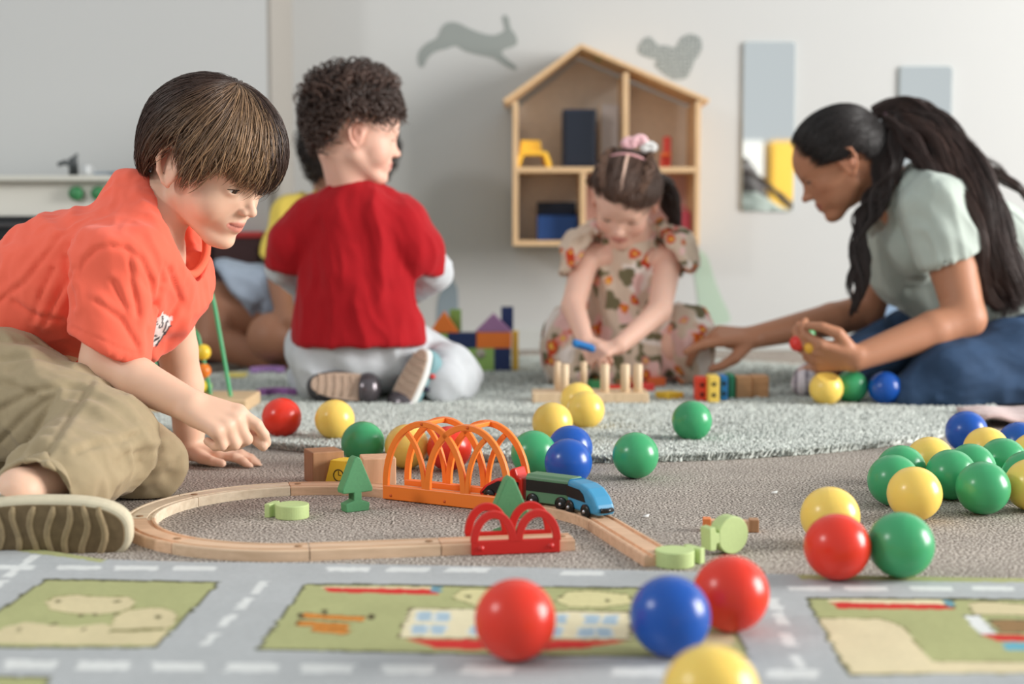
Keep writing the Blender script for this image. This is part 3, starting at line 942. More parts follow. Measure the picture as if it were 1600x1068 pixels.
# wagon
def along(d):
    """point and heading on the right turn piece, d metres after its start (negative: on the straight before)"""
    if d <= 0:
        return (CV_P[0] + d * math.cos(CV_H), CV_P[1] + d * math.sin(CV_H)), CV_H
    R = 0.2; a = CV_H - d / R
    cx = CV_P[0] + R * math.sin(CV_H); cy = CV_P[1] - R * math.cos(CV_H)
    return (cx - R * math.sin(a), cy + R * math.cos(a)), a
q, hd = along(0.042)
hd = CV_H - 0.10
t = thing('toy_wagon', 'green wooden train wagon with a black window band', 'toy wagon', (q[0], q[1], tz), hd)
t.scale = (1.08, 1.08, 1.08)
L = 0.066
prof = [(-0.0135, 0.006), (0.0135, 0.006), (0.0135, 0.036), (0.0105, 0.040), (-0.0105, 0.040), (-0.0135, 0.036)]
bd = link('body', prism_mesh('body', prof, L, bev=0.0012), M_gw, t); bd.rotation_euler = (0, 0, math.pi / 2)
for sy in (-1, 1):
    side_win('window_band', [(-L / 2 + 0.001, 0.0195), (L / 2 - 0.002, 0.0195), (L / 2 - 0.002, 0.033), (-L / 2 + 0.001, 0.033)], sy * 0.0137, M_blk, t)
wheels(t, (-0.022, 0.020))
# blue engine
q, hd = along(0.112)
t = thing('toy_engine', 'blue wooden train engine with a sloping nose in front of the wagon', 'toy engine', (q[0], q[1], tz), hd + 0.06)
t.scale = (1.08, 1.08, 1.08)
el = [(-0.027, 0.006), (0.034, 0.006), (0.036, 0.010), (0.033, 0.018), (0.026, 0.027), (0.014, 0.035), (0.0, 0.0385), (-0.025, 0.040), (-0.027, 0.038)]
link('body', prism_mesh('body', el, 0.027, bev=0.004, seg=3), M_bl, t)
for sy in (-1, 1):
    side_win('window_band', [(-0.0265, 0.020), (0.013, 0.0185), (0.008, 0.0275), (0.0, 0.032), (-0.0265, 0.0335)], sy * 0.0136, M_blk, t)
wheels(t, (-0.019, 0.014))
link('front_bumper', tube_mesh('front_bumper', [(0.036, -0.008, 0.012), (0.039, 0, 0.012), (0.036, 0.008, 0.012)], 0.003, 8), M_blk, t)
# red engine under the bridge end
q, hd = along(-0.031)
t = thing('toy_engine', 'red wooden engine under the right end of the orange bridge', 'toy engine', (q[0], q[1], tz), hd)
el = [(0.03, 0.006), (-0.036, 0.006), (-0.038, 0.012), (-0.03, 0.021), (-0.014, 0.031), (0.0, 0.035), (0.008, 0.036), (0.01, 0.046), (0.018, 0.049), (0.022, 0.038), (0.03, 0.036)]
link('body', prism_mesh('body', el, 0.027, bev=0.0025, seg=2), M_re, t)
for sy in (-1, 1):
    side_win('window_band', [(-0.034, 0.011), (-0.012, 0.012), (0.006, 0.02), (0.006, 0.03), (-0.008, 0.029), (-0.024, 0.021)], sy * 0.0136, M_blk, t)
    side_win('cab_window', [(0.016, 0.018), (0.024, 0.018), (0.024, 0.03), (0.016, 0.03)], sy * 0.0136, M_blk, t)
wheels(t, (-0.021, 0.020))

# ================================================================== small wooden pieces
M_tree = mat('tree_green', (84, 148, 100), 0.6, noise=0.05, nscale=300)
M_lime = mat('lime_wood', (188, 208, 142), 0.6, noise=0.03, nscale=300)
def fir(name, label, px, py, rz, hgt=0.076, z=0.0):
    P = G(px, py)
    s = hgt / 0.076
    t = thing(name, label, 'toy tree', (P.x, P.y, z), rz, 'green toy fir trees')
    o = [(-0.017, 0), (0.017, 0), (0.018, 0.011), (0.006, 0.015), (0.006, 0.026), (0.022, 0.026), (0.023, 0.031), (0.005, 0.073), (0.0, 0.076), (-0.005, 0.073), (-0.023, 0.031), (-0.022, 0.026), (-0.006, 0.026), (-0.006, 0.015), (-0.018, 0.011)]
    link('foliage', prism_mesh('foliage', [(u * s, w * s) for u, w in o[4:14]], 0.018, bev=0.0015), M_tree, t)
    link('trunk_base', prism_mesh('trunk_base', [(u * s, w * s) for u, w in (o[0:5] + [(-0.006, 0.026)] + o[13:])], 0.0178, bev=0.001), M_tree, t)
    return t
fir('toy_tree', 'green wooden fir tree standing inside the track loop', 555, 797, 0.55, 0.074)
fir('toy_tree', 'green wooden fir tree standing behind the low red bridge', 795, 842, 0.25, 0.078)
def round_tree(label, loc, rot, lie=True):
    t = thing('toy_tree', label, 'toy tree', loc, 0.0, 'lime round toy trees')
    t.rotation_euler = rot
    c = [(0.022 * math.cos(a) , 0.034 + 0.022 * math.sin(a)) for a in np.linspace(-1.2, math.pi + 1.2, 40)]
    b = [(0.006, 0.0145), (0.006, 0.010), (0.014, 0.008), (0.013, 0.0), (-0.013, 0.0), (-0.014, 0.008), (-0.006, 0.010), (-0.006, 0.0145)]
    link('crown', prism_mesh('crown', c, 0.018, bev=0.0012, axis='z'), M_lime, t)
    link('trunk_base', prism_mesh('trunk_base', b[::-1], 0.0178, bev=0.001, axis='z'), M_lime, t)
    return t
P = G(420, 806)
round_tree('lime round tree lying flat inside the track loop', (P.x, P.y + 0.004, 0.0), (0, 0, -math.pi / 2 - 0.35))
P = G(1136, 868)
tr_ = round_tree('lime round tree lying on its edge behind a red ball', (0, 0, 0), (0, 0, 0))
yl = Vector((0.86, 0.5, 0.06)).normalized(); zl = Vector((0.5, -0.86, 0)); xl_ = yl.cross(zl)
cc_ = Vector((P.x + 0.004, P.y + 0.016, 0.0223))
o_ = cc_ - yl * 0.034 - zl * 0.009
tr_.matrix_world = Matrix([[xl_[i], yl[i], zl[i], o_[i]] for i in range(3)] + [[0, 0, 0, 1]])
P = G(1084, 880)
round_tree('lime round tree lying flat at the end of the track', (P.x + 0.005, P.y + 0.012, 0.0), (0, 0, 2.2))
# cubes
def cube(label, px, py, s, rz, m_, name='wooden_cube', grp='plain wooden cubes', z=0.0, sz=None, cat='toy block'):
    P = G(px, py, z)
    o = link(name, box_mesh(name, s, s, sz or s, bev=0.0014), m_)
    o.location = (P.x, P.y + s / 2, z); o.rotation_euler = (0, 0, rz)
    return tag(o, label, cat, grp)
cube('brown wooden cube left of the yellow clock block', 503, 756, 0.048, 0.42, mat('cube_brown', (176, 132, 96), 0.5, wood='z'))
cube('pale wooden cube between the green tree and the orange bridge', 588, 768, 0.048, 0.2, mat('cube_pale', (216, 176, 142), 0.5, wood='z'))
P = G(523, 760)
t = thing('clock_block', 'yellow wedge-shaped block with a clock face printed on it', 'toy block', (P.x, P.y + 0.006, 0), -0.45)
link('body', prism_mesh('body', [(-0.019, 0), (0.019, 0), (0.019, 0.038), (-0.008, 0.038)], 0.032, bev=0.001), mat('block_yellow', (240, 202, 56), 0.5), t)
t.children[0].location.y = 0.016
M_ink = mat('ink', (52, 44, 20), 0.6)
cl = link('clock_face', tube_mesh('clock_face', [(0.0085 * math.cos(a), 0, 0.0085 * math.sin(a)) for a in np.linspace(0, 2 * math.pi, 28)], 0.0009, 6), M_ink, t); cl.location = (0.006, -0.0002, 0.016)
link('clock_hand', box_mesh('clock_hand', 0.001, 0.001, 0.007, at=(0, 0, 0)), M_ink, cl)
link('clock_hand', box_mesh('clock_hand', 0.005, 0.001, 0.001, at=(0.002, 0, 0)), M_ink, cl)
# small wood with orange end near the lime trees
P = G(1142, 829)
t = thing('toy_signal', 'small wooden rod with an orange end lying behind the lime tree on its edge', 'toy rod', (P.x, P.y, 0), -0.1)
link('rod', box_mesh('rod', 0.052, 0.014, 0.014, bev=0.001), mat('cube_pale', (0, 0, 0)), t)
link('end_cap', box_mesh('end_cap', 0.012, 0.016, 0.016, bev=0.001, at=(0.028, 0, 0)), mat('cube_brown', (0, 0, 0)), t)
link('orange_end', box_mesh('orange_end', 0.010, 0.016, 0.016, bev=0.001, at=(-0.03, 0, 0)), mat('orange_wood', (226, 130, 70), 0.5), t)
# paper scraps
for (px, py, lab) in ((1008, 808, 'tiny white paper scrap on the carpet behind the blue engine'), (1209, 771, 'white paper scrap on the carpet left of the big ball group')):
    P = G(px, py)
    o = link('paper_scrap', np_mesh('paper_scrap', [(-0.005, -0.003, 0.001), (0.004, -0.004, 0.0015), (0.006, 0.003, 0.004), (-0.002, 0.005, 0.002), (0, 0, 0.0035)], [(0, 1, 4), (1, 2, 4), (2, 3, 4), (3, 0, 4)], False), mat('paper', (236, 234, 230), 0.8))
    md = o.modifiers.new('thick', 'SOLIDIFY'); md.thickness = 0.0004
    o.location = P; tag(o, lab, 'paper')

# ================================================================== pieces on and beyond the rug
RG = 0.0115
# bead maze
BY = 2.86
bx = lambda px: W(px, 620, BY).x
t = thing('bead_maze', 'wooden bead maze with a green wire loop behind the arm of the boy', 'bead maze', (bx(285), BY, RG))
ox_ = bx(285)
bw = bx(389) - bx(180)
zb_ = W(300, 621, BY).z - RG
link('base_board', box_mesh('base_board', bw, 0.16, zb_, bev=0.004, at=(0, 0.05, 0)), mat('maze_wood', (222, 192, 152), 0.5, wood='x'), t)
def wire(pxs, col, dy, rad=0.0042, nm='wire'):
    pts = []
    for (px, py) in pxs:
        q = W(px, py, BY + dy)
        pts.append((q.x - ox_, dy, q.z - RG))
    P_ = np.array(pts)
    # catmull rom
    out = []
    for i in range(len(P_) - 1):
        p0, p1, p2, p3 = P_[max(i - 1, 0)], P_[i], P_[i + 1], P_[min(i + 2, len(P_) - 1)]
        for s in np.linspace(0, 1, 9)[:-1]:
            out.append(0.5 * ((2 * p1) + (-p0 + p2) * s + (2 * p0 - 5 * p1 + 4 * p2 - p3) * s * s + (-p0 + 3 * p1 - 3 * p2 + p3) * s ** 3))
    out.append(P_[-1])
    return link(nm, tube_mesh(nm, out, rad, 10), mat('wire_%d_%d_%d' % col, col, 0.35), t)
wire([(361, 622), (352, 570), (343, 520), (332, 464), (318, 436), (300, 440), (284, 470), (270, 530), (262, 620)], (74, 168, 112), 0.03)
wire([(330, 622), (322, 580), (314, 545), (308, 522), (296, 518), (282, 560), (276, 622)], (60, 150, 96), 0.06)
wire([(214, 622), (214, 570), (222, 540), (240, 560), (246, 622)], (74, 168, 112), 0.05)
wire([(223, 622), (222, 590), (226, 566), (250, 560), (262, 600), (268, 622)], (214, 70, 100), 0.09)
wire([(232, 622), (240, 596), (256, 572), (276, 560), (290, 600), (296, 622)], (28, 28, 30), 0.02)
def bead(px, py, r, col, dy, lab=None):
    q = W(px, py, BY + dy)
    b = link('bead', lathe_mesh('bead', [(1e-4, -r)] + [(r * math.cos(a), r * math.sin(a)) for a in np.linspace(-1.3, 1.3, 12)] + [(1e-4, r)], 20), mat('bead_%d_%d_%d' % col, col, 0.3), t)
    b.location = (q.x - ox_, dy, q.z - RG)
bead(317, 550, 0.0165, (244, 204, 60), 0.06); bead(318, 579, 0.0155, (240, 130, 44), 0.06)
bead(312, 603, 0.015, (240, 214, 70), 0.055); bead(322, 604, 0.013, (150, 190, 120), 0.075)
bead(222, 598, 0.013, (236, 200, 60), 0.05); bead(245, 600, 0.013, (156, 184, 100), 0.05); bead(262, 596, 0.012, (120, 160, 90), 0.09)
# flat foam shapes on the floor
def flat(name, label, px, py, pts, col, rz=0.0, z=RG, th=0.014, cat='toy shape', grp='flat craft pieces'):
    P = G(px, py, z)
    o = link(name, prism_mesh(name, pts, th, bev=0.0015, axis='z'), mat('foam_%d_%d_%d' % col, col, 0.6))
    o.location = (P.x, P.y, z); o.rotation_euler = (0, 0, rz)
    return tag(o, label, cat, grp)
arch_o = [(0.045 * math.cos(a), 0.045 * math.sin(a)) for a in np.linspace(0, math.pi, 16)] + [(0.022 * math.cos(a), 0.022 * math.sin(a)) for a in np.linspace(math.pi, 0, 12)]
flat('arch_block', 'purple arch block lying on the rug behind the red ball', 432, 618, arch_o, (150, 96, 160), 0.2)
flat('arch_block', 'lilac arch block lying behind the dark purple one', 418, 582, arch_o, (170, 130, 190), 0.1, RG)
flat('wooden_tile', 'pale yellow square tile lying on the carpet behind the bead maze', 369, 588, [(-0.024, -0.03), (0.024, -0.03), (0.024, 0.03), (-0.024, 0.03)], (222, 204, 110), 0.05, RG, 0.008)
flat('wooden_tile', 'small green tile beside the left shoe of the child in red', 477, 612, [(-0.014, -0.02), (0.014, -0.02), (0.014, 0.02), (-0.014, 0.02)], (130, 170, 90), 0.3, RG, 0.012)

# ---- block castle by the wall
CY = 3.72
cx_ = lambda px: W(px, 540, CY).x
cz_ = lambda py: W(740, py, CY).z
def blk(label, x0, x1, ytop, ybot, col, dep=0.045, shape='box', yoff=0.0, name='toy_block', rot=0.0, ground=False):
    w = cx_(x1) - cx_(x0)
    zb = RG if ground else cz_(ybot)
    h = cz_(ytop) - zb
    m_ = mat('block_%d_%d_%d' % col, col, 0.55)
    if shape == 'box':
        o = link(name, box_mesh(name, w, dep, h, bev=0.0015), m_)
    else:
        o = link(name, prism_mesh(name, [(-w / 2, 0), (w / 2, 0), (0.0, h)], dep, bev=0.0015), m_)
    o.location = ((cx_(x0) + cx_(x1)) / 2, CY + yoff, zb)
    o.rotation_euler = (0, rot, 0)
    return tag(o, label, 'toy block', 'blocks of the toy castle')
NV, OR, GN, PP, YL = (20, 44, 92), (232, 122, 42), (146, 184, 98), (158, 116, 158), (226, 184, 70)
g1 = blk('green block with a round hole at the foot of the toy castle', 728, 772, 543, 590, GN, ground=True)
hole = link('round_hole', lathe_mesh('round_hole', [(1e-4, -0.0008), (0.013, -0.0008), (0.013, 0.0)], 20, 'y'), mat('hole_grey', (176, 172, 156), 0.7), g1)
hole.location = (0.002, -0.0226, 0.045)
blk('navy upright block at the foot of the toy castle', 772.5, 798, 543, 590, NV, ground=True)
blk('yellow upright block on the right side of the toy castle', 800, 810, 517, 590, YL, dep=0.04, yoff=0.01, ground=True)
blk('green block under the orange triangle, mostly hidden by the child in red', 674, 700, 520.5, 590, GN, yoff=0.0, ground=True)
blk('navy long block between the two block towers', 700.5, 744.5, 519, 542.7, NV)
blk('orange block under the purple triangle', 745, 799, 518, 542.7, OR)
blk('purple triangle on top of the toy castle', 742, 800, 489, 517.7, PP, shape='tri')
blk('orange triangle on the left tower of the toy castle', 671, 717, 486, 518.7, OR, shape='tri')
blk('green block standing behind the orange triangle', 702, 720, 484, 518.7, (120, 160, 80), dep=0.02, yoff=0.035)
blk('navy upright block behind the purple triangle', 783, 802, 480, 517, NV, dep=0.02, yoff=0.035)
blk('green block behind the navy long block', 701, 727, 543, 590, (130, 168, 92), dep=0.03, yoff=0.01, ground=True)

# ---- peg board and plates
PY_ = 2.99
M_peg = mat('peg_wood', (226, 200, 166), 0.5, wood='z')
A_, B_ = G(838, 641, RG), G(1020, 643, RG)
t = thing('peg_board', 'wooden peg board with upright pegs in front of the girl', 'peg board', ((A_.x + B_.x) / 2, PY_ + 0.04, RG))
pw = (W(1020, 630, PY_).x - W(838, 630, PY_).x)
ph = W(900, 618, PY_).z - RG
link('base_board', box_mesh('base_board', pw, 0.085, 0.022, bev=0.002), M_peg, t)
for px, dy in ((945, -0.025), (977, -0.025), (997, -0.02), (882, -0.02), (871, 0.028), (912, 0.028)):
    yy = PY_ + 0.04 + dy
    q = W(px, 569 if dy < 0 else 565, yy)
    pgo = link('peg', cyl_mesh('peg', 0.0095 if dy < 0 else 0.007, q.z - RG - 0.021, 18), M_peg, t)
    pgo.location = (q.x - t.location.x, dy, 0.0215)
def plate(label, px0, px1, ytop, ybot, Y, col, dep, rz=0.0, dots=True):
    a, b = W(px0, ybot, Y), W(px1, ybot, Y)
    h = W(px0, ytop, Y).z - RG
    t = thing('counting_plate', label, 'counting plate', ((a.x + b.x) / 2, Y + dep / 2, RG), rz, 'standing counting plates')
    link('body', box_mesh('body', b.x - a.x, dep, h, bev=0.003), mat('plate_%d_%d_%d' % col, col, 0.5), t)
    if dots:
        for zz in (0.3, 0.7):
            d = link('hole', lathe_mesh('hole', [(1e-4, -0.0006), (0.005, -0.0006), (0.005, 0)], 12, 'y'), mat('plate_hole_%d' % col[0], tuple(int(c * 0.45) for c in col), 0.7), t)
            d.location = (0, -dep / 2 - 0.0002, h * zz)
plate('red counting plate standing on the rug, left of the yellow one', 1088, 1106, 590, 634, 3.02, (226, 66, 40), 0.05, 0.0)
plate('yellow counting plate standing between the red and the blue one', 1107, 1124, 587, 637, 2.99, (240, 204, 90), 0.05)
plate('blue counting plate standing between the yellow and the green one', 1125.5, 1137, 587, 632, 3.03, (28, 120, 190), 0.05)
plate('green counting plate standing beside the wooden blocks', 1138, 1148, 585, 628, 3.07, (40, 130, 90), 0.05, dots=False)
M_wb = mat('block_wood', (184, 138, 96), 0.55, wood='x')
for (x0, x1, lab) in ((1149, 1174, 'brown wooden block next to the green plate'), (1175, 1203, 'brown wooden block at the right end of the plate row')):
    a, b = W(x0, 620, 3.08), W(x1, 620, 3.08)
    o = link('wooden_block', box_mesh('wooden_block', b.x - a.x - 0.001, 0.05, W(x0, 588, 3.08).z - RG, bev=0.002), M_wb)
    o.location = ((a.x + b.x) / 2, 3.1 if x0 == 1149 else 3.115, RG); o.rotation_euler = (0, 0, 0.0)
    tag(o, lab, 'toy block', 'brown wooden blocks on the rug')
sq_ = [(-0.022, -0.022), (0.022, -0.022), (0.022, 0.022), (-0.022, 0.022)]
for (px, py, col, lab, rz, th) in ((962, 612, (222, 50, 34), 'red square tile lying behind the pegs', 0.1, 0.02), (1002, 606, (200, 40, 30), 'dark red tile right of the pegs', 0.5, 0.018),
                               (1046, 618, (236, 196, 60), 'yellow tile lying on the rug beside the peg board', 0.6, 0.014), (1022, 598, (230, 110, 50), 'orange tile leaning toward the dress of the girl', 0.2, 0.02),
                               (932, 602, (46, 130, 74), 'green tile lying between the pegs and the girl', 0.3, 0.018)):
    flat('square_tile', lab, px, py + 4, sq_, col, rz, RG, th, 'toy tile', 'square stacking tiles')
# pinkish folded blanket at the right edge
P = G(1575, 664)
bm = bmesh.new()
nx, ny = 30, 16
g_ = []
for i in range(nx + 1):
    for j in range(ny + 1):
        x = (i / nx - 0.5) * 0.34; y = (j / ny - 0.5) * 0.16
        z = 0.012 + 0.006 * math.sin(i * 0.7 + j * 0.4) * math.cos(j * 0.5)
        g_.append(bm.verts.new((x, y, z)))
for i in range(nx):
    for j in range(ny):
        a = i * (ny + 1) + j
        bm.faces.new((g_[a], g_[a + ny + 1], g_[a + ny + 2], g_[a + 1]))
o = link('blanket', bm_mesh('blanket', bm, True), mat('blanket_pink', (206, 180, 176), 0.9, sheen=0.3, bump=0.3, bscale=300))
md = o.modifiers.new('thick', 'SOLIDIFY'); md.thickness = 0.008; md.offset = -1
o.location = (P.x + 0.1, P.y + 0.02, 0.0125); tag(o, 'pale pink folded blanket on the floor at the right edge', 'blanket')
# ================================================================== body modelling: blended solids -> one continuous surface
def V3(p): return np.array([p[0], p[1], p[2]], np.float32)
class Frame:
    """local x = right, y = forward, z = up; uniform scale"""
    def __init__(s, origin, fwd, up=(0, 0, 1), scale=1.0):
        f = V3(fwd); f = f / np.linalg.norm(f)
        u = V3(up); r = np.cross(f, u); r /= np.linalg.norm(r)
        u = np.cross(r, f)
        s.R = np.stack([r, f, u], 1)
        s.o = V3(origin); s.s = scale
    def __call__(s, *p):
        if len(p) == 1: p = p[0]
        return s.o + s.s * (s.R @ np.array(p, np.float32))
    def many(s, P): return s.o + s.s * (np.asarray(P) @ s.R.T)
    def inv(s, P): return ((np.asarray(P) - s.o) @ s.R) / s.s
def axis_grid(lo, hi, step, fine=()):
    """grid coordinates with smaller steps inside the fine ranges [(a, b, step)]"""
    out = [lo]
    while out[-1] < hi:
        x = out[-1]; st = step
        for a, b, f in fine:
            if a - step < x < b: st = min(st, f)
        out.append(x + st)
    return np.array(out, np.float32)
class Solid:
    def __init__(s, lo, hi, step, fine=((), (), ())):
        s.ax = [axis_grid(lo[i], hi[i], step, fine[i]) for i in range(3)]
        s.D = np.full([len(a) for a in s.ax], 0.2, np.float32)
    def _reg(s, lo, hi):
        sl, c = [], []
        for i in range(3):
            a = max(int(np.searchsorted(s.ax[i], lo[i])) - 1, 0)
            b = min(int(np.searchsorted(s.ax[i], hi[i])) + 1, len(s.ax[i]))
            if b <= a: return None, None
            sl.append(slice(a, b)); sh = [1, 1, 1]; sh[i] = -1
            c.append(s.ax[i][a:b].reshape(sh))
        return tuple(sl), c
    def _mix(s, sl, d, k, op):
        c = s.D[sl]
        if op == 'add':
            if k > 0:
                h = np.clip(0.5 + 0.5 * (c - d) / k, 0, 1); s.D[sl] = c * (1 - h) + d * h - k * h * (1 - h)
            else: s.D[sl] = np.minimum(c, d)
        elif op == 'sub':
            if k > 0:
                h = np.clip(0.5 - 0.5 * (c + d) / k, 0, 1); s.D[sl] = c * (1 - h) - d * h + k * h * (1 - h)
            else: s.D[sl] = np.maximum(c, -d)
    def cap(s, a, b, ra, rb=None, k=0.01, op='add', flat=None):
        a, b = V3(a), V3(b); rb = ra if rb is None else rb
        m = max(ra, rb) * (max(1.0, flat[1]) if flat else 1.0) + k + 0.015
        sl, c = s._reg(np.minimum(a, b) - m, np.maximum(a, b) + m)
        if sl is None: return
        ab = b - a; L2 = float(ab @ ab) + 1e-12
        q = [c[i] - a[i] for i in range(3)]
        t = np.clip((q[0] * ab[0] + q[1] * ab[1] + q[2] * ab[2]) / L2, 0, 1)
        e = [q[i] - t * ab[i] for i in range(3)]
        if flat:
            n = V3(flat[0]); n = n / np.linalg.norm(n)
            dn = e[0] * n[0] + e[1] * n[1] + e[2] * n[2]
            g = 1.0 / flat[1] - 1.0
            e = [e[i] + n[i] * dn * g for i in range(3)]
        d = np.sqrt(e[0] ** 2 + e[1] ** 2 + e[2] ** 2) - (ra + (rb - ra) * t)
        s._mix(sl, d.astype(np.float32), k, op)
    def chain(s, pts, rs, k=0.01, op='add', flat=None):
        for i in range(len(pts) - 1):
            s.cap(pts[i], pts[i + 1], rs[i], rs[i + 1], k if i == 0 else min(k, 0.006) + 0.002, op, flat)
    def ell(s, c0, r, R=None, k=0.01, op='add'):
        c0 = V3(c0); R = np.eye(3, dtype=np.float32) if R is None else R
        m = max(r) + k + 0.015
        sl, c = s._reg(c0 - m, c0 + m)
        if sl is None: return
        q = [c[i] - c0[i] for i in range(3)]
        l = [q[0] * R[0, j] + q[1] * R[1, j] + q[2] * R[2, j] for j in range(3)]
        k0 = np.sqrt((l[0] / r[0]) ** 2 + (l[1] / r[1]) ** 2 + (l[2] / r[2]) ** 2)
        k1 = np.sqrt((l[0] / r[0] ** 2) ** 2 + (l[1] / r[1] ** 2) ** 2 + (l[2] / r[2] ** 2) ** 2) + 1e-9
        s._mix(sl, (k0 * (k0 - 1) / k1).astype(np.float32), k, op)
    def cut(s, p, n, k=0.0, near=None):
        """remove everything on the side n points to; near=(centre, radius) limits it"""
        p, n = V3(p), V3(n); n = n / np.linalg.norm(n)
        if near is None: sl, c = s._reg([a[0] for a in s.ax], [a[-1] for a in s.ax])
        else: sl, c = s._reg(V3(near[0]) - near[1], V3(near[0]) + near[1])
        if sl is None: return
        d = (c[0] - p[0]) * n[0] + (c[1] - p[1]) * n[1] + (c[2] - p[2]) * n[2]
        if near is not None:
            rr = np.sqrt(sum((c[i] - near[0][i]) ** 2 for i in range(3)))
            d = np.where(rr < near[1], d, -1.0)
        s.D[sl] = np.maximum(s.D[sl], d.astype(np.float32))
    def mesh(s, smooth=2):
        D = s.D
        ins = D < 0
        nx, ny, nz = D.shape
        cnt = np.zeros((nx - 1, ny - 1, nz - 1), np.int8)
        for i in (0, 1):
            for j in (0, 1):
                for k in (0, 1):
                    cnt += ins[i:nx - 1 + i, j:ny - 1 + j, k:nz - 1 + k]
        I, J, K = np.nonzero((cnt > 0) & (cnt < 8))
        idx = np.full(cnt.shape, -1, np.int32); idx[I, J, K] = np.arange(len(I))
        acc = np.zeros((len(I), 3), np.float32); num = np.zeros(len(I), np.float32)
        cor = [(i, j, k) for i in (0, 1) for j in (0, 1) for k in (0, 1)]
        for a in cor:
            for ax in range(3):
                if a[ax]: continue
                b = list(a); b[ax] = 1
                va = D[I + a[0], J + a[1], K + a[2]]; vb = D[I + b[0], J + b[1], K + b[2]]
                m = (va < 0) != (vb < 0)
                t = np.where(m, va / np.where(m, va - vb, 1), 0)
                q = np.empty((len(I), 3), np.float32); q[:] = a
                q[:, ax] = t
                acc += q * m[:, None]; num += m
        q = acc / num[:, None]
        P = np.empty_like(q)
        for ax, ii in enumerate((I, J, K)):
            A = s.ax[ax]; P[:, ax] = A[ii] + q[:, ax] * (A[ii + 1] - A[ii])
        Fs = []
        for ax in range(3):
            o1, o2 = [(1, 2), (2, 0), (0, 1)][ax]
            lo = [slice(None)] * 3; hi = [slice(None)] * 3
            lo[ax] = slice(0, -1); hi[ax] = slice(1, None)
            A, B = ins[tuple(lo)], ins[tuple(hi)]
            e = np.array(np.nonzero(A != B))
            ok = (e[o1] > 0) & (e[o2] > 0) & (e[o1] < D.shape[o1] - 1) & (e[o2] < D.shape[o2] - 1)
            e = e[:, ok]
            flip = ~A[e[0], e[1], e[2]]
            def cell(d1, d2):
                g = e.copy(); g[o1] -= d1; g[o2] -= d2
                return idx[g[0], g[1], g[2]]
            Q = np.stack([cell(1, 1), cell(0, 1), cell(0, 0), cell(1, 0)], 1)
            Q[flip] = Q[flip][:, ::-1]
            Fs.append(Q)
        F = np.concatenate(Fs); F = F[(F >= 0).all(1)]
        for _ in range(smooth):
            P = relax(P, F, 0.5)
        return P, F
def relax(P, F, w):
    n = len(P)
    S = np.zeros((n, 3)); c = np.zeros(n)
    for a, b in ((0, 1), (1, 2), (2, 3), (3, 0)):
        for u, v in ((a, b), (b, a)):
            for ax in range(3): S[:, ax] += np.bincount(F[:, u], weights=P[F[:, v], ax], minlength=n)
            c += np.bincount(F[:, u], minlength=n)
    c[c == 0] = 1
    return (P * (1 - w) + w * S / c[:, None]).astype(np.float32)
def normals(P, F):
    N = np.cross(P[F[:, 2]] - P[F[:, 0]], P[F[:, 3]] - P[F[:, 1]])
    out = np.zeros_like(P)
    for k in range(4):
        for ax in range(3): out[:, ax] += np.bincount(F[:, k], weights=N[:, ax], minlength=len(P))
    return out / (np.linalg.norm(out, axis=1)[:, None] + 1e-12)
def folds(P, F, amp, dirv, freq=40.0, stretch=0.25, seed=0, ridged=True):
    """cloth folds: long creases along dirv"""
    N = normals(P, F)
    d = V3(dirv); d /= np.linalg.norm(d)
    t = P @ d
    Q = P + np.outer(t * (stretch - 1), d)
    warp = 0.012 * np.stack([vnoise(P * 14 + seed), vnoise(P * 14 + seed + 7), vnoise(P * 14 + seed + 13)], 1)
    v = vnoise((Q + warp) * freq + seed * 3.1)
    if ridged: v = 1 - 2.2 * np.abs(v)
    v2 = vnoise((Q + warp) * freq * 2.1 + seed)
    return P + N * (amp * (v + 0.35 * v2))[:, None].astype(np.float32)
def creases(P, F, lines, amp=0.003, width=3.2, ridge=0.7):
    """sewn seams and sharp creases along lines given where they lie on the side of the cloth facing the room"""
    N = normals(P, F)
    px, py = to_px(P)
    near = np.clip((0.35 - N[:, 1]) * 3, 0, 1)
    disp = np.zeros(len(P))
    for ln in lines:
        d = np.full(len(P), 1e3); sg = np.zeros(len(P))
        for (x1, y1), (x2, y2) in zip(ln[:-1], ln[1:]):
            L2 = (x2 - x1) ** 2 + (y2 - y1) ** 2
            s = np.clip(((px - x1) * (x2 - x1) + (py - y1) * (y2 - y1)) / L2, 0, 1)
            dd = np.hypot(px - x1 - s * (x2 - x1), py - y1 - s * (y2 - y1))
            side = np.sign((px - x1) * (y2 - y1) - (py - y1) * (x2 - x1))
            m = dd < d
            d = np.where(m, dd, d); sg = np.where(m, side, sg)
        disp += -np.exp(-(d / width) ** 2) + ridge * np.exp(-((d - 2.6 * width) / (1.9 * width)) ** 2) * (0.6 + 0.4 * sg)
    return P + N * (amp * disp * near)[:, None].astype(np.float32)

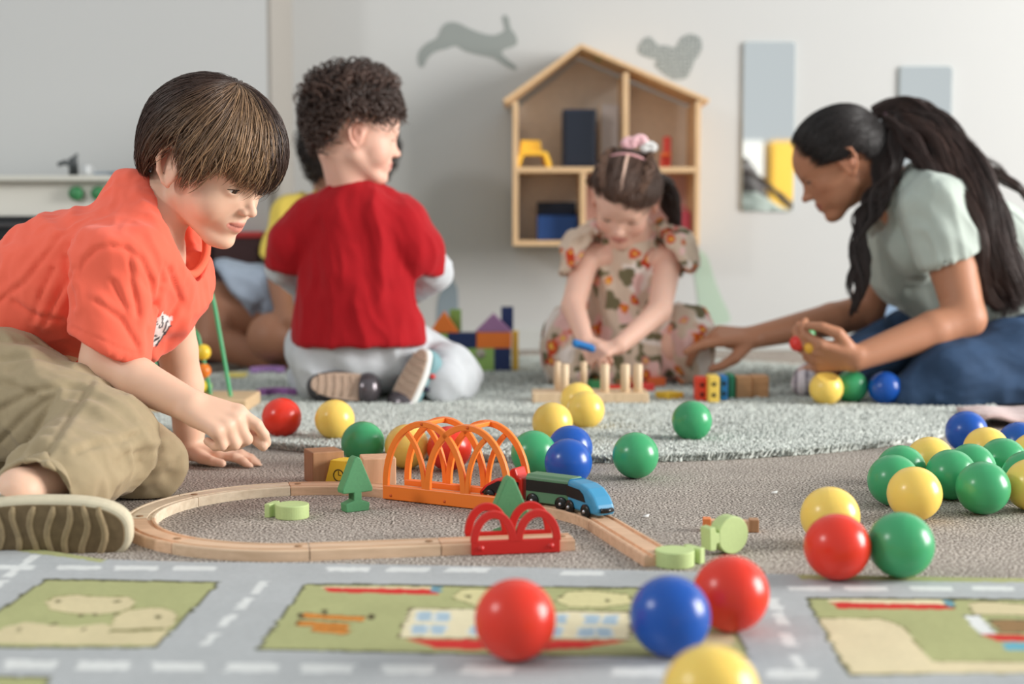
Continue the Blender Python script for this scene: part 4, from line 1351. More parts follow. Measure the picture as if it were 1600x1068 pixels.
# ------------------------------------------------------------------ anatomy
def head(S, f, k=1.0, lids=0.5, ears=True, child=True, nose=1.0):
    """adds a head to the solid; f is the head frame (unit = head height, origin between the eyes' level and the ears)"""
    s = f.s
    E = lambda c, r, kk=0.05, op='add', R=None: S.ell(f(*c), [x * s for x in r], f.R if R is None else f.R @ R, kk * s, op)
    Cp = lambda a, b, ra, rb, kk=0.03, op='add': S.cap(f(*a), f(*b), ra * s, rb * s, kk * s, op)
    E((0, -0.03, 0.16), (0.355, 0.43, 0.36), 0.0)
    E((0, 0.11, -0.05), (0.285, 0.305, 0.36), 0.09)
    E((0, 0.22, 0.16), (0.27, 0.2, 0.2), 0.08)
    E((0, -0.19, -0.06), (0.24, 0.2, 0.24), 0.08)
    for x in (-1, 1):
        Cp((x * 0.20, 0.0, -0.21), (x * 0.06, 0.27, -0.38), 0.085, 0.075, 0.05)
        if child:
            E((x * 0.165, 0.22, -0.15), (0.12, 0.125, 0.14), 0.06)
        else:
            E((x * 0.185, 0.21, -0.10), (0.095, 0.11, 0.09), 0.06)
            E((x * 0.14, 0.22, -0.24), (0.09, 0.1, 0.1), 0.06)
    E((0, 0.325, -0.385), (0.085, 0.075, 0.068), 0.05)
    E((0, 0.31, -0.25), (0.13, 0.10, 0.10), 0.05)
    Cp((-0.15, 0.345, 0.075), (0.15, 0.345, 0.075), 0.045, 0.045, 0.06)
    for x in (-1, 1):
        E((x * 0.15, 0.43, 0.0), (0.085, 0.07, 0.045), 0.06, 'sub')
        E((x * 0.147, 0.318, -0.002), (0.068, 0.068, 0.066), 0.02)
        E((x * 0.148, 0.385, -0.006), (0.058, 0.05, 0.026 * lids), 0.006, 'sub')
    # nose
    Cp((0, 0.362, 0.03), (0, 0.437 + 0.02 * nose, -0.105), 0.027, 0.033, 0.04)
    E((0, 0.450 + 0.02 * nose, -0.118), (0.036, 0.036, 0.033), 0.025)
    for x in (-1, 1):
        E((x * 0.046, 0.425, -0.132), (0.028, 0.036, 0.026), 0.02)
        E((x * 0.022, 0.445, -0.160), (0.012, 0.02, 0.012), 0.008, 'sub')
    # mouth
    def lip(z, y0, r0, r1, bow):
        pts = []
        for x in np.linspace(-0.105, 0.105, 9):
            q = abs(x) / 0.105
            pts.append((x, y0 - 0.075 * q ** 2, z + bow * (1 - q) ** 2 - 0.004 * q))
        for i in range(8):
            ra = r1 + (r0 - r1) * (1 - abs(pts[i][0]) / 0.105); rb = r1 + (r0 - r1) * (1 - abs(pts[i + 1][0]) / 0.105)
            Cp(pts[i], pts[i + 1], ra, rb, 0.014)
    lip(-0.226, 0.402, 0.022, 0.010, 0.002)
    lip(-0.272, 0.392, 0.027, 0.010, -0.004)
    for x0, x1 in ((-0.086, -0.045), (-0.045, 0.0), (0.0, 0.045), (0.045, 0.086)):
        yy = lambda x: 0.435 - 0.085 * (abs(x) / 0.105) ** 2
        zz = lambda x: -0.247 + 0.002 * abs(x) / 0.1
        Cp((x0, yy(x0), zz(x0)), (x1, yy(x1), zz(x1)), 0.008, 0.008, 0.006, 'sub')
    if ears:
        for x in (-1, 1):
            ef = Frame((0, 0, 0), (x * 0.35, 1, 0.15)); eg = lambda p: (p[0] + 0.006, (p[1] + 0.03) * 1.18 - 0.035, (p[2] + 0.03) * 1.15 - 0.03)
            E((x * 0.345, -0.035, -0.03), (0.028, 0.082, 0.13), 0.02, R=ef.R)
            rim = [(0.335, 0.03, -0.02), (0.345, 0.035, 0.04), (0.365, 0.005, 0.09), (0.385, -0.055, 0.095), (0.40, -0.10, 0.055), (0.395, -0.105, -0.01), (0.38, -0.08, -0.075), (0.355, -0.04, -0.125), (0.34, -0.012, -0.14)]
            rim = [eg(p) for p in rim]
            for a, b in zip(rim[:-1], rim[1:]):
                Cp((x * a[0], a[1], a[2]), (x * b[0], b[1], b[2]), 0.017, 0.018, 0.012)
            E((x * 0.385, -0.04, 0.0), (0.03, 0.034, 0.055), 0.015, 'sub', ef.R)
            E((x * 0.352, 0.018, -0.035), (0.018, 0.016, 0.02), 0.012)
def hand(S, w, fwd, dorsal, side, L=0.13, curls=None, thumb=None, spread=1.0, k=0.004, r=1.0):
    """w wrist, fwd to the fingers, dorsal = direction of the back of the hand; side +1: thumb on local +x.
    curls: per finger (index..little) three joint angles; returns finger tip positions"""
    f = Frame(w, fwd, dorsal, L)
    if curls is None: curls = [(0.25, 0.35, 0.25)] * 4
    kx = [0.20, 0.07, -0.065, -0.19]
    ky = [0.50, 0.53, 0.50, 0.45]
    ln = [(0.25, 0.155, 0.125), (0.28, 0.175, 0.135), (0.255, 0.165, 0.13), (0.195, 0.12, 0.11)]
    rr = [0.062, 0.064, 0.06, 0.052]
    tips = []
    for i in range(4):
        x = side * kx[i]
        S.cap(f(side * kx[i] * 0.45, 0.0, 0.0), f(x, ky[i], 0.02), 0.105 * L * r, 0.075 * L * r, 0.03 * L + k)
        p = np.array([x, ky[i], 0.015]); a = 0.0
        az = side * (kx[i] * 0.55) * spread
        rad = rr[i] * L * r
        for j in range(3):
            a += curls[i][j]
            d = np.array([math.sin(az) * math.cos(a), math.cos(az) * math.cos(a), -math.sin(a)])
            q = p + d * ln[i][j]
            S.cap(f(*p), f(*q), rad * (1.06 - 0.07 * j), rad * (1.0 - 0.09 * j), k * (2.0 if j == 0 else 0.7))
            p = q
        tips.append(f(*p))
    # palm body
    S.cap(f(side * 0.1, 0.12, -0.035), f(side * 0.12, 0.38, -0.03), 0.11 * L * r, 0.09 * L * r, 0.03 * L)
    S.cap(f(-side * 0.1, 0.12, -0.035), f(-side * 0.11, 0.36, -0.03), 0.10 * L * r, 0.09 * L * r, 0.03 * L)
    th = thumb or [(0.14, 0.10, -0.05), (0.30, 0.27, -0.10), (0.38, 0.46, -0.12), (0.39, 0.60, -0.11)]
    tr = [0.10, 0.085, 0.066, 0.055]
    for i in range(3):
        a, b = th[i], th[i + 1]
        S.cap(f(side * a[0], a[1], a[2]), f(side * b[0], b[1], b[2]), tr[i] * L * r, tr[i + 1] * L * r, (0.03 if i == 0 else 0.008) * L)
    tips.append(f(side * th[-1][0], th[-1][1], th[-1][2]))
    return f, tips
def skin_colors(P, base, f, lip, blush, amount=1.0):
    """pigment: lips, cheeks, ears and nose a little redder"""
    base = np.array(srgb(*base)); lipc = np.array(srgb(*lip)); bl = np.array(srgb(*blush))
    c = np.repeat(base[None], len(P), 0)
    q = f.inv(P)
    def soft(d): return np.clip(1 - d, 0, 1) ** 1.0
    for x in (-1, 1):
        d = np.sqrt(((q[:, 0] - x * 0.2) / 0.16) ** 2 + ((q[:, 1] - 0.28) / 0.2) ** 2 + ((q[:, 2] + 0.15) / 0.14) ** 2)
        w = soft(d)[:, None] * 0.45 * amount; c = c * (1 - w) + bl * w
        d = np.sqrt(((q[:, 0] - x * 0.38) / 0.08) ** 2 + ((q[:, 1] + 0.04) / 0.13) ** 2 + ((q[:, 2] + 0.02) / 0.17) ** 2)
        w = np.clip(1.4 - d, 0, 1)[:, None] * 0.4 * amount; c = c * (1 - w) + bl * w
    d = np.sqrt((q[:, 0] / 0.07) ** 2 + ((q[:, 1] - 0.46) / 0.06) ** 2 + ((q[:, 2] + 0.125) / 0.05) ** 2)
    w = soft(d)[:, None] * 0.4 * amount; c = c * (1 - w) + bl * w
    zc = -0.248; hx = np.abs(q[:, 0]) / 0.108
    hh = 0.047 * np.sqrt(np.clip(1 - hx ** 2, 0, 1))
    m = (hx < 1) & (q[:, 1] > 0.31) & (np.abs(q[:, 2] - zc + 0.003) < hh)
    w = (np.clip((hh - np.abs(q[:, 2] - zc + 0.003)) / 0.014, 0, 1) * m)[:, None] * 0.85
    c = c * (1 - w) + lipc * w
    m = (hx < 0.72) & (q[:, 1] > 0.35) & (np.abs(q[:, 2] - zc) < 0.005)
    c[m] = lipc * 0.6
    return c
def skin_mat(name, sss=0.18):
    return mat(name, (220, 180, 155), 0.5, 0.35, attr=True, sss=sss, bump=0.06, bscale=900, bdist=0.0006)
def eyes(body, f, iris, nm='eye', look=(0, 1, -0.12)):
    """eyeball with iris and pupil as parts of the person"""
    for x in (-1, 1):
        n = 20
        V, F, Ccol = [], [], []
        lk = V3(look); lk /= np.linalg.norm(lk)
        fr = Frame((0, 0, 0), lk)
        rings = 18
        for i in range(rings + 1):
            t = math.pi * i / rings
            t = t * (0.35 + 0.65 * i / rings)
            for j in range(n):
                a = 2 * math.pi * j / n
                V.append(f.many([fr(math.sin(t) * math.cos(a) * 0.0605, math.cos(t) * 0.0605, math.sin(t) * math.sin(a) * 0.0605) + np.array([x * 0.147, 0.316, -0.002])])[0])
                Ccol.append((0.008, 0.006, 0.005) if t < 0.28 else (srgb(*iris) if t < 0.58 else ((0.02, 0.015, 0.012) if t < 0.66 else srgb(226, 216, 208))))
        for i in range(rings):
            for j in range(n):
                l = (j + 1) % n
                F.append((i * n + j, i * n + l, (i + 1) * n + l, (i + 1) * n + j))
        link(nm, np_mesh(nm, V, F, True, np.array(Ccol)), mat('eye_gloss', (255, 255, 255), 0.08, 0.6, attr=True), body)
# ------------------------------------------------------------------ hair
def strands(paths, width, col, colvar=0.25, thick=0.45, seed=0, out_dir=None, taper=0.75):
    """paths (n,m,3): flat tapered locks; returns V,F,C"""
    r = np.random.default_rng(seed)
    Pth = np.asarray(paths, np.float32)
    n, m, _ = Pth.shape
    T = np.gradient(Pth, axis=1); T /= np.linalg.norm(T, axis=2)[..., None] + 1e-9
    O = out_dir if out_dir is not None else np.zeros_like(Pth) + np.array([0, 0, 1], np.float32)
    B = np.cross(T, O); B /= np.linalg.norm(B, axis=2)[..., None] + 1e-9
    N = np.cross(B, T)
    s = np.linspace(0, 1, m)
    w = (1 - taper * s ** 2.2)[None, :, None] * (np.asarray(width) * (0.6 + 0.8 * r.random((n, 1))))[..., None]
    w[:, -1] *= 0.25
    V = np.stack([Pth + B * w, Pth + N * w * thick, Pth - B * w, Pth - N * w * thick], 2)
    I = np.arange(n * m * 4).reshape(n, m, 4)
    Fs = []
    for k in range(4):
        l = (k + 1) % 4
        Fs.append(np.stack([I[:, :-1, k], I[:, 1:, k], I[:, 1:, l], I[:, :-1, l]], -1).reshape(-1, 4))
    col = np.asarray(col, float)
    if col.ndim == 1: col = np.repeat(col[None], n, 0)
    cv = col * (1 + colvar * (r.random((n, 1)) * 2 - 1))
    Cc = np.repeat(cv[:, None], m * 4, 1).reshape(-1, 3)
    return V.reshape(-1, 3), np.concatenate(Fs), np.clip(Cc, 0, 1)
def hair_mat(name, rough=0.42, spec=0.5):
    return mat(name, (80, 55, 40), rough, spec, attr=True)
def hair_obj(name, V, F, Cc, m_, parent, label=None):
    o = link(name, np_mesh(name, V, F, True, Cc), m_, parent)
    if label: o['label'] = label
    return o
def cap_shell(f, c, r, pole, lim, n_az=64, n_t=26, grow=1.0):
    """scalp shell from the pole down to the hairline lim(az)"""
    pf = Frame((0, 0, 0), pole, (0, 0.3, 1) if abs(pole[1]) < 0.8 else (0, 0, 1))
    return None
def dir_from(pole, az, t):
    """unit vectors at polar angle t from the pole and azimuth az (0 = towards the face)"""
    p = V3(pole); p /= np.linalg.norm(p)
    a = np.array([0, 1, 0], float); a = a - p * (a @ p); a /= np.linalg.norm(a)
    b = np.cross(a, p)   # towards local +x when the pole is up
    return (np.cos(t)[..., None] * p + np.sin(t)[..., None] * (np.cos(az)[..., None] * a + np.sin(az)[..., None] * b))
# ================================================================== helpers shared by the people
def head_frame(yaw, pitch, roll, o, H):
    y, p, r = map(math.radians, (yaw, pitch, roll))
    f = np.array([math.sin(y) * math.cos(p), -math.cos(y) * math.cos(p), -math.sin(p)])
    rt = np.cross(f, [0, 0, 1.0]); rt /= np.linalg.norm(rt); u = np.cross(rt, f)
    u2 = u * math.cos(r) - rt * math.sin(r)
    return Frame(o, f, u2, H)
def hair_point(f, c, ru, rl, d, h):
    """point over the skull ellipsoid in direction d, h = extra height (head units)"""
    rz = np.where(d[..., 2] > 0, ru[2], rl)
    p = np.stack([d[..., 0] * (ru[0] + h), d[..., 1] * (ru[1] + h), d[..., 2] * (rz + h)], -1) + np.array(c)
    return f.many(p.reshape(-1, 3)).reshape(p.shape)
def hair_cap(f, c, ru, rl, pole, lim, n, clumps, seed, col, width=0.0016, lift=0.02, swirl=0.0, length=1.2, m=9, tipin=0.0, colfun=None, clump=0.6, wav=0.0):
    r = np.random.default_rng(seed)
    caz = r.random(clumps) * 2 * math.pi
    cid = r.integers(0, clumps, n)
    az0 = caz[cid] + r.normal(0, 2.6 / math.sqrt(clumps), n)
    wr_ = lambda a: np.mod(a + math.pi, 2 * math.pi) - math.pi
    sg = np.sign(wr_(az0)) * np.clip(np.abs(wr_(az0)) / 1.3, 0, 1)
    dz = wr_(caz[cid] - az0) * clump
    ck = 1 + 0.035 * r.normal(0, 1, clumps)[cid]
    te = lim(wr_(az0 + dz)) * (0.93 + 0.10 * r.random(n))
    for _ in range(2):
        te = lim(wr_(az0 + dz + swirl * te * 0.8 * sg)) * (0.94 + 0.08 * r.random(n)) * ck
    t0 = te * r.random(n) ** 1.0 * 0.86
    t1 = np.minimum(te, t0 + length * (0.6 + 0.6 * r.random(n)))
    s = np.linspace(0, 1, m)[None, :]
    t = t0[:, None] + (t1 - t0)[:, None] * s
    daz = np.mod(caz[cid] - az0 + math.pi, 2 * math.pi) - math.pi
    az = az0[:, None] + daz[:, None] * clump * s ** 1.5 + swirl * t * 0.8 * sg[:, None] + wav * np.sin(t * 9 + cid[:, None] * 1.7) 
    d = dir_from(pole, az, t)
    lay = r.random(n)[:, None]
    h = 0.012 + lift * lay + 0.02 * np.sin(np.pi * s) - tipin * s ** 3 + 0.012 * (r.random(clumps)[cid])[:, None] * s
    P = hair_point(f, c, ru, rl, d, h)
    O = (f.R @ d.reshape(-1, 3).T).T.reshape(P.shape)
    cc = np.repeat(np.array(srgb(*col))[None], n, 0)
    if colfun is not None: cc = colfun(az0, t0 / te, cc, r, lay[:, 0], cid)
    return strands(P, width, cc, 0.22, 0.4, seed, O)
def hair_shell(f, c, ru, rl, pole, lim, col, k=0.97, grow=0.004, n_az=72, n_t=24):
    az = np.linspace(-math.pi, math.pi, n_az, endpoint=False)
    te = lim(az) * k
    s = np.linspace(0, 1, n_t)
    A = np.repeat(az[:, None], n_t, 1); Tt = te[:, None] * s[None]
    d = dir_from(pole, A, Tt)
    hh = np.where(s > 0.9, -0.05 * (s - 0.9) / 0.1, 0.0)[None, :] * np.ones((n_az, 1)) + grow
    P = hair_point(f, c, ru, rl, d, hh)
    I = np.arange(n_az * n_t).reshape(n_az, n_t); J = np.roll(I, -1, 0)
    F = np.stack([I[:, :-1], I[:, 1:], J[:, 1:], J[:, :-1]], -1).reshape(-1, 4)
    return P.reshape(-1, 3), F, np.repeat(np.array(srgb(*col))[None], n_az * n_t, 0)
def join(*vfc):
    V, F, Cc, o = [], [], [], 0
    for v, f, c in vfc:
        V.append(v); F.append(f + o); Cc.append(c); o += len(v)
    return np.vstack(V), np.vstack(F), np.vstack(Cc)
def face_hair(f, parent, col, lids=0.5, brow_z=0.085, lash=True, brow=True, bold=1.0):
    for x in (-1, 1):
        if brow:
            n = 60; r = np.random.default_rng(5 + x)
            u = r.random(n)
            b0 = np.stack([x * (0.06 + 0.17 * u), 0.402 - 0.09 * u ** 2, brow_z + 0.03 * np.sin(u * 2.4) + r.normal(0, 0.006, n)], 1)
            dl = np.stack([x * np.full(n, 0.045), -0.012 - 0.02 * u, 0.012 - 0.022 * u], 1)
            P = f.many((b0[:, None] + dl[:, None] * np.linspace(0, 1, 4)[None, :, None]).reshape(-1, 3)).reshape(n, 4, 3)
            v, F_, c_ = strands(P, 0.0007 * bold * f.s / 0.2, srgb(*col), 0.2, 0.6, 3, np.zeros_like(P) + f.R[:, 1])
            hair_obj('eyebrow', v, F_, c_, hair_mat('hair_gloss'), parent)
        if lash:
            pts = [(x * (0.147 + 0.063 * math.cos(a)), 0.374 + 0.009 * math.sin(a) - 0.03 * math.cos(a) ** 2, -0.006 + 0.028 * lids * math.sin(a)) for a in np.linspace(0.15, math.pi - 0.15, 10)]
            link('eyelash', tube_mesh('eyelash', [f(*p) for p in pts], 0.0034 * bold * f.s, 6), mat('lash_dark', (46, 30, 24), 0.7), parent)
def person(label, loc):
    return thing('person', label, 'person', loc)
def person_part(name, P, F, m_, root, col=None, label=None):
    o = link(name, np_mesh(name, P - V3(root.location), F, True, col), m_, root)
    if label: o['label'] = label
    return o
class Shift:
    """frame whose outputs are relative to a person's root"""
def rel(f, root):
    g = Frame((0, 0, 0), (0, 1, 0)); g.R = f.R; g.o = f.o - V3(root.location); g.s = f.s
    return g

# ================================================================== boy in the coral shirt
def build_boy():
    root = person('boy in a coral T-shirt and khaki trousers leaning over the train track', (-0.72, 1.95, 0.0))
    f = head_frame(65, 26.5, 0.6, (-0.4345, 2.05, 0.4625), 0.2065)
    # ---- joints
    nb = W(222, 352, 2.05)                       # neck base
    sh_n, el_n, wr_n = W(180, 408, 1.945), W(160, 566, 1.93), W(298, 634, 1.885)
    sh_f, el_f, wr_f = W(258, 392, 2.15), W(277, 545, 2.21), W(296, 668, 2.26)
    hip_n, kn_n, an_n = W(-128, 612, 2.0), W(166, 688, 1.85), W(30, 768, 1.66)
    hip_f, kn_f, an_f = W(-110, 630, 2.16), W(219, 724, 1.985), W(40, 770, 2.08)
    pel, che = W(-110, 590, 2.08), W(190, 425, 2.05)
    # ---- body
    hc = f.o
    S = Solid((-1.12, 1.5, -0.005), (-0.28, 2.36, 0.62), 0.0042,
              (((hc[0] - 0.10, hc[0] + 0.11, 0.0019), (-0.45, -0.29, 0.0022)), ((hc[1] - 0.12, hc[1] + 0.1, 0.0021), (1.84, 1.93, 0.0022), (2.2, 2.3, 0.0025)), ((hc[2] - 0.12, hc[2] + 0.05, 0.0019), (0.03, 0.16, 0.0022))))
    head(S, f, lids=0.55, nose=0.35)
    S.cap(f(0, -0.13, -0.16), nb, 0.041, 0.046, 0.010)
    S.cap(nb, che, 0.05, 0.085, 0.03)
    S.cap(che, pel, 0.085, 0.085, 0.03)
    S.cap(sh_n, sh_f, 0.042, 0.042, 0.03)
    S.cap(sh_n, el_n, 0.036, 0.029, 0.015); S.cap(el_n, el_n * 0.6 + wr_n * 0.4, 0.029, 0.0285, 0.012); S.cap(el_n * 0.6 + wr_n * 0.4, wr_n, 0.0285, 0.021, 0.008, flat=((0, 0, 1), 1.08))
    S.cap(sh_f, el_f, 0.035, 0.030, 0.015); S.cap(el_f, el_f * 0.55 + wr_f * 0.45, 0.030, 0.031, 0.01); S.cap(el_f * 0.55 + wr_f * 0.45, wr_f, 0.031, 0.023, 0.01)
    S.cap(hip_n, W(10, 616, 1.965), 0.05, 0.05, 0.02); S.cap(W(10, 616, 1.965), kn_n, 0.05, 0.042, 0.02); S.chain([kn_n, W(128, 728, 1.77), an_n], [0.044, 0.038, 0.026], 0.012)
    S.cap(hip_f, W(60, 700, 2.08), 0.05, 0.048, 0.02); S.cap(W(60, 700, 2.08), kn_f, 0.048, 0.04, 0.02); S.chain([kn_f, W(90, 745, 2.03), W(0, 765, 2.06)], [0.042, 0.036, 0.03], 0.012)
    S.cap(an_n, W(25, 790, 1.66), 0.027, 0.025, 0.01)
    # near hand: loose fist, index and thumb pinched forward
    fw = W(372, 668, 1.87) - wr_n
    hand(S, wr_n, fw, (0.25, -0.62, 0.72), -1, 0.118,
         curls=[(0.42, 0.5, 0.3), (0.95, 1.25, 0.7), (1.05, 1.35, 0.8), (1.1, 1.35, 0.8)], r=1.12,
         thumb=[(0.14, 0.12, -0.06), (0.24, 0.32, -0.17), (0.22, 0.60, -0.26), (0.17, 0.86, -0.32)], k=0.0035)
    # far hand flat on the carpet
    wf = wr_f
    hand(S, W(297, 700, 2.262), (0.985, -0.10, -0.16), (0.1, -0.05, 1), 1, 0.108,
         curls=[(-0.1, 0.32, 0.25), (-0.1, 0.34, 0.25), (-0.1, 0.34, 0.25), (-0.08, 0.3, 0.25)], r=1.1,
         thumb=[(0.14, 0.10, -0.02), (0.30, 0.28, -0.03), (0.40, 0.47, -0.03), (0.43, 0.64, -0.03)])
    S.cap(wr_f, W(297, 700, 2.262), 0.024, 0.018, 0.012)
    P, F = S.mesh(2)
    P[:, 2] = np.maximum(P[:, 2], 0.002)
    col = skin_colors(P, (232, 190, 164), f, (208, 128, 114), (228, 158, 134), 0.4)
    for q in (wr_n, wr_f):
        pass
    body = person_part('body', P, F, skin_mat('skin_fair'), root, col)
    fr = rel(f, root)
    eyes(root, fr, (74, 54, 38), look=(-0.1, 1, -0.18))
    face_hair(fr, root, (112, 80, 56), 0.55)
    # nails of the far thumb are left to the skin
    # ---- hair
    c, ru, rl = (0, -0.035, 0.165), (0.395, 0.47, 0.405), 0.56
    pole = (0.03, 0.02, 1.0)
    def lim(az):
        a = np.abs(az)
        x = np.array([0.0, 0.3, 0.55, 0.75, 0.9, 1.08, 1.22, 1.34, 1.46, 1.60, 1.80, 1.95, 2.15, 2.5, 3.15])
        v = np.array([1.83, 1.82, 1.76, 1.70, 1.74, 1.96, 2.05, 1.98, 1.72, 1.62, 1.86, 2.1, 2.22, 2.28, 2.28])
        return np.interp(a, x, v)
    def cf(az, q, cc, r, lay, cid):
        front = np.clip(1.25 - np.abs(az) / 1.3, 0, 1)
        gold_sheen = np.array(srgb(184, 146, 108)); dark = np.array(srgb(58, 40, 30))  # light sheen on the front hair, put into the strand colour
        w = (front * (0.25 + 0.75 * lay) * (0.3 + 0.9 * r.random(len(az))))[:, None]
        cc = cc * (1 - np.clip(w, 0, 0.85)) + gold_sheen * np.clip(w, 0, 0.85)
        dk = (r.random(len(az)) < 0.3)[:, None]
        return np.where(dk, cc * 0.55 + dark * 0.3, cc)
    v1 = hair_cap(fr, c, ru, rl, pole, lim, 13000, 330, 4, (68, 46, 36), 0.0007, 0.05, 0.40, 1.1, 11, 0.03, cf, 0.7)
    v2 = hair_shell(fr, c, ru, rl, pole, lim, (38, 26, 21), 0.95)
    hair_obj('hair', *join(v1, v2), hair_mat('hair_gloss'), root, 'straight brown hair with a full fringe')
    # ---- T-shirt
    S = Solid((-1.12, 1.78, 0.08), (-0.34, 2.34, 0.5), 0.0036)
    ax = np.array(che - pel); ax /= np.linalg.norm(ax)
    S.chain([W(-170, 620, 2.07), W(-30, 540, 2.07), W(105, 442, 2.06), W(205, 400, 2.055)], [0.098, 0.096, 0.098, 0.085], 0.03, flat=((0, 1, 0), 1.12))
    S.ell(W(222, 436, 2.055), (0.080, 0.11, 0.095), None, 0.04)
    S.ell(W(268, 432, 2.075), (0.048, 0.09, 0.075), None, 0.035)
    S.cap(W(236, 490, 2.05), W(190, 515, 2.05), 0.04, 0.06, 0.04)
    S.cap(W(250, 500, 2.06), W(205, 552, 2.03), 0.022, 0.02, 0.02)
    S.cap(W(205, 318, 2.06), W(232, 362, 2.05), 0.046, 0.06, 0.03)
    # shoulder line and sleeves
    S.cap(sh_n + Vector((0.015, 0.02, 0.0)), nb, 0.058, 0.05, 0.035)
    S.cap(W(176, 412, 1.955), W(170, 552, 1.935), 0.056, 0.0535, 0.004)
    S.cap(sh_f, nb, 0.05, 0.045, 0.03)
    S.cap(sh_f, W(274, 520, 2.2), 0.046, 0.044, 0.02)
    # hems
    hd = np.array(W(226, 566, 1.93) - W(114, 521, 1.93)); hd /= np.linalg.norm(hd)
    S.cut(W(170, 543, 1.935), np.cross(hd, (0, 1, 0)) * (1 if np.cross(hd, (0, 1, 0))[2] < 0 else -1), near=(np.array(W(170, 566, 1.925)), 0.085))
    S.cut(W(276, 492, 2.2), (0.45, 0.1, -1), near=(np.array(W(278, 522, 2.2)), 0.075))
    # open the sleeve and the neck
    S.cap(W(170, 535, 1.935), W(164, 620, 1.93), 0.038, 0.050, 0.004, 'sub')
    S.cap(W(276, 495, 2.19), W(280, 560, 2.22), 0.036, 0.043, 0.004, 'sub')
    S.cap(f(0, -0.10, -0.2), W(238, 372, 2.045), 0.047, 0.053, 0.006, 'sub')
    S.ell(W(286, 370, 2.035), (0.047, 0.062, 0.064), None, 0.008, 'sub')
    S.ell(W(300, 350, 2.06), (0.06, 0.08, 0.055), None, 0.012, 'sub')
    # front drape shows as a pouch
    P, F = S.mesh(2)
    P = folds(P, F, 0.0060, (0.5, 0, -0.85), 22, 0.22, 3)
    P = folds(P, F, 0.0014, (0.3, 0.2, -0.9), 55, 0.4, 8)
    P = creases(P, F, [[(122, 436), (132, 408), (150, 390), (172, 383), (198, 388), (222, 408), (236, 440), (242, 478)],
        [(118, 420), (92, 462), (70, 505)], [(104, 402), (112, 440), (116, 478)], [(84, 420), (60, 470), (52, 500)], [(20, 470), (52, 492), (96, 500)],
        [(203, 402), (206, 440), (216, 492)], [(150, 470), (190, 500), (214, 540)], [(176, 440), (196, 480)], [(252, 430), (246, 470), (236, 500)], [(262, 420), (282, 470), (262, 500)],
        [(0, 470), (40, 440), (92, 372)]], 0.0030, 3.6)
    P = creases(P, F, [[(113, 511), (150, 527), (190, 545), (226, 556)]], 0.0016, 1.6, 0.4)
    P = relax(P, F, 0.3)
    base = np.array(srgb(246, 108, 84))
    col = np.repeat(base[None], len(P), 0)
    px, py = to_px(P)
    N = normals(P, F)
    near = N[:, 1] < 0.35
    mane = [(228, 530), (230, 518), (238, 508), (246, 490), (252, 494), (254, 488), (262, 494), (270, 496), (266, 508), (258, 522), (246, 536), (240, 542), (236, 534)]
    m_ = in_poly(px, py, mane) & near & (P[:, 1] > 1.97)
    col[m_] = srgb(236, 232, 230)
    for (x1, y1, x2, y2) in ((232, 528, 246, 524), (236, 536, 250, 526), (242, 500, 250, 512), (254, 494, 254, 512), (262, 500, 256, 518), (246, 490, 238, 510), (238, 510, 229, 522), (266, 508, 244, 540)):
        L2 = (x2 - x1) ** 2 + (y2 - y1) ** 2
        s_ = np.clip(((px - x1) * (x2 - x1) + (py - y1) * (y2 - y1)) / L2, 0, 1)
        d = np.hypot(px - x1 - s_ * (x2 - x1), py - y1 - s_ * (y2 - y1))
        col[(d < 1.4) & near & (P[:, 1] > 1.97)] = srgb(60, 56, 62)
    person_part('t_shirt', P, F, mat('shirt_cotton', (250, 110, 80), 0.85, 0.2, attr=True, sheen=0.15, bump=0.12, bscale=700, bdist=0.001), root, col, 'coral T-shirt with a small white print')
    # neck band
    cb = [W(214, 284, 2.06), W(222, 310, 2.015), W(238, 352, 1.99), W(258, 394, 1.99), W(284, 424, 2.01), W(306, 426, 2.045), W(322, 396, 2.09), W(316, 350, 2.12), W(280, 316, 2.13), W(240, 290, 2.11), W(218, 280, 2.085)]
    pts = []
    n = len(cb)
    for i in range(n):
        p0, p1, p2, p3 = [np.array(cb[(i + j - 1) % n]) for j in range(4)]
        for q in np.linspace(0, 1, 6)[:-1]:
            pts.append(0.5 * (2 * p1 + (p2 - p0) * q + (2 * p0 - 5 * p1 + 4 * p2 - p3) * q * q + (3 * p1 - p0 - 3 * p2 + p3) * q ** 3))
    pts.append(pts[0]); pts.append(pts[1])
    link('collar', tube_mesh('collar', np.array(pts) - V3(root.location), 0.0065, 8), mat('shirt_rib', (250, 112, 84), 0.85, 0.2, bump=0.2, bscale=900), root)
    # ---- trousers
    S = Solid((-1.15, 1.55, -0.005), (-0.44, 2.28, 0.36), 0.0038)
    S.ell(W(-120, 590, 2.08), (0.13, 0.15, 0.11), None, 0.03)
    S.chain([W(-140, 604, 2.0), W(10, 612, 1.965), W(100, 650, 1.90), kn_n], [0.105, 0.088, 0.075, 0.061], 0.03)
    S.chain([kn_n, W(120, 730, 1.77), W(62, 772, 1.675)], [0.061, 0.058, 0.050], 0.02)
    S.cap(W(140, 735, 1.79), W(136, 760, 1.75), 0.04, 0.026, 0.03)
    S.chain([W(-120, 640, 2.16), W(60, 700, 2.08), kn_f], [0.1, 0.075, 0.058], 0.004)
    S.chain([kn_f, W(90, 745, 2.03), W(0, 765, 2.06)], [0.058, 0.056, 0.055], 0.004)
    S.cut(W(55, 768, 1.665), np.array(W(35, 790, 1.62) - W(110, 728, 1.72)), near=(np.array(W(45, 785, 1.655)), 0.075))
    S.cap(W(95, 745, 1.71), W(5, 805, 1.62), 0.034, 0.044, 0.004, 'sub')
    P, F = S.mesh(2)
    P = folds(P, F, 0.008, (0.8, -0.2, -0.45), 21, 0.2, 21)
    P = folds(P, F, 0.0018, (0.6, 0.2, -0.7), 48, 0.35, 5)
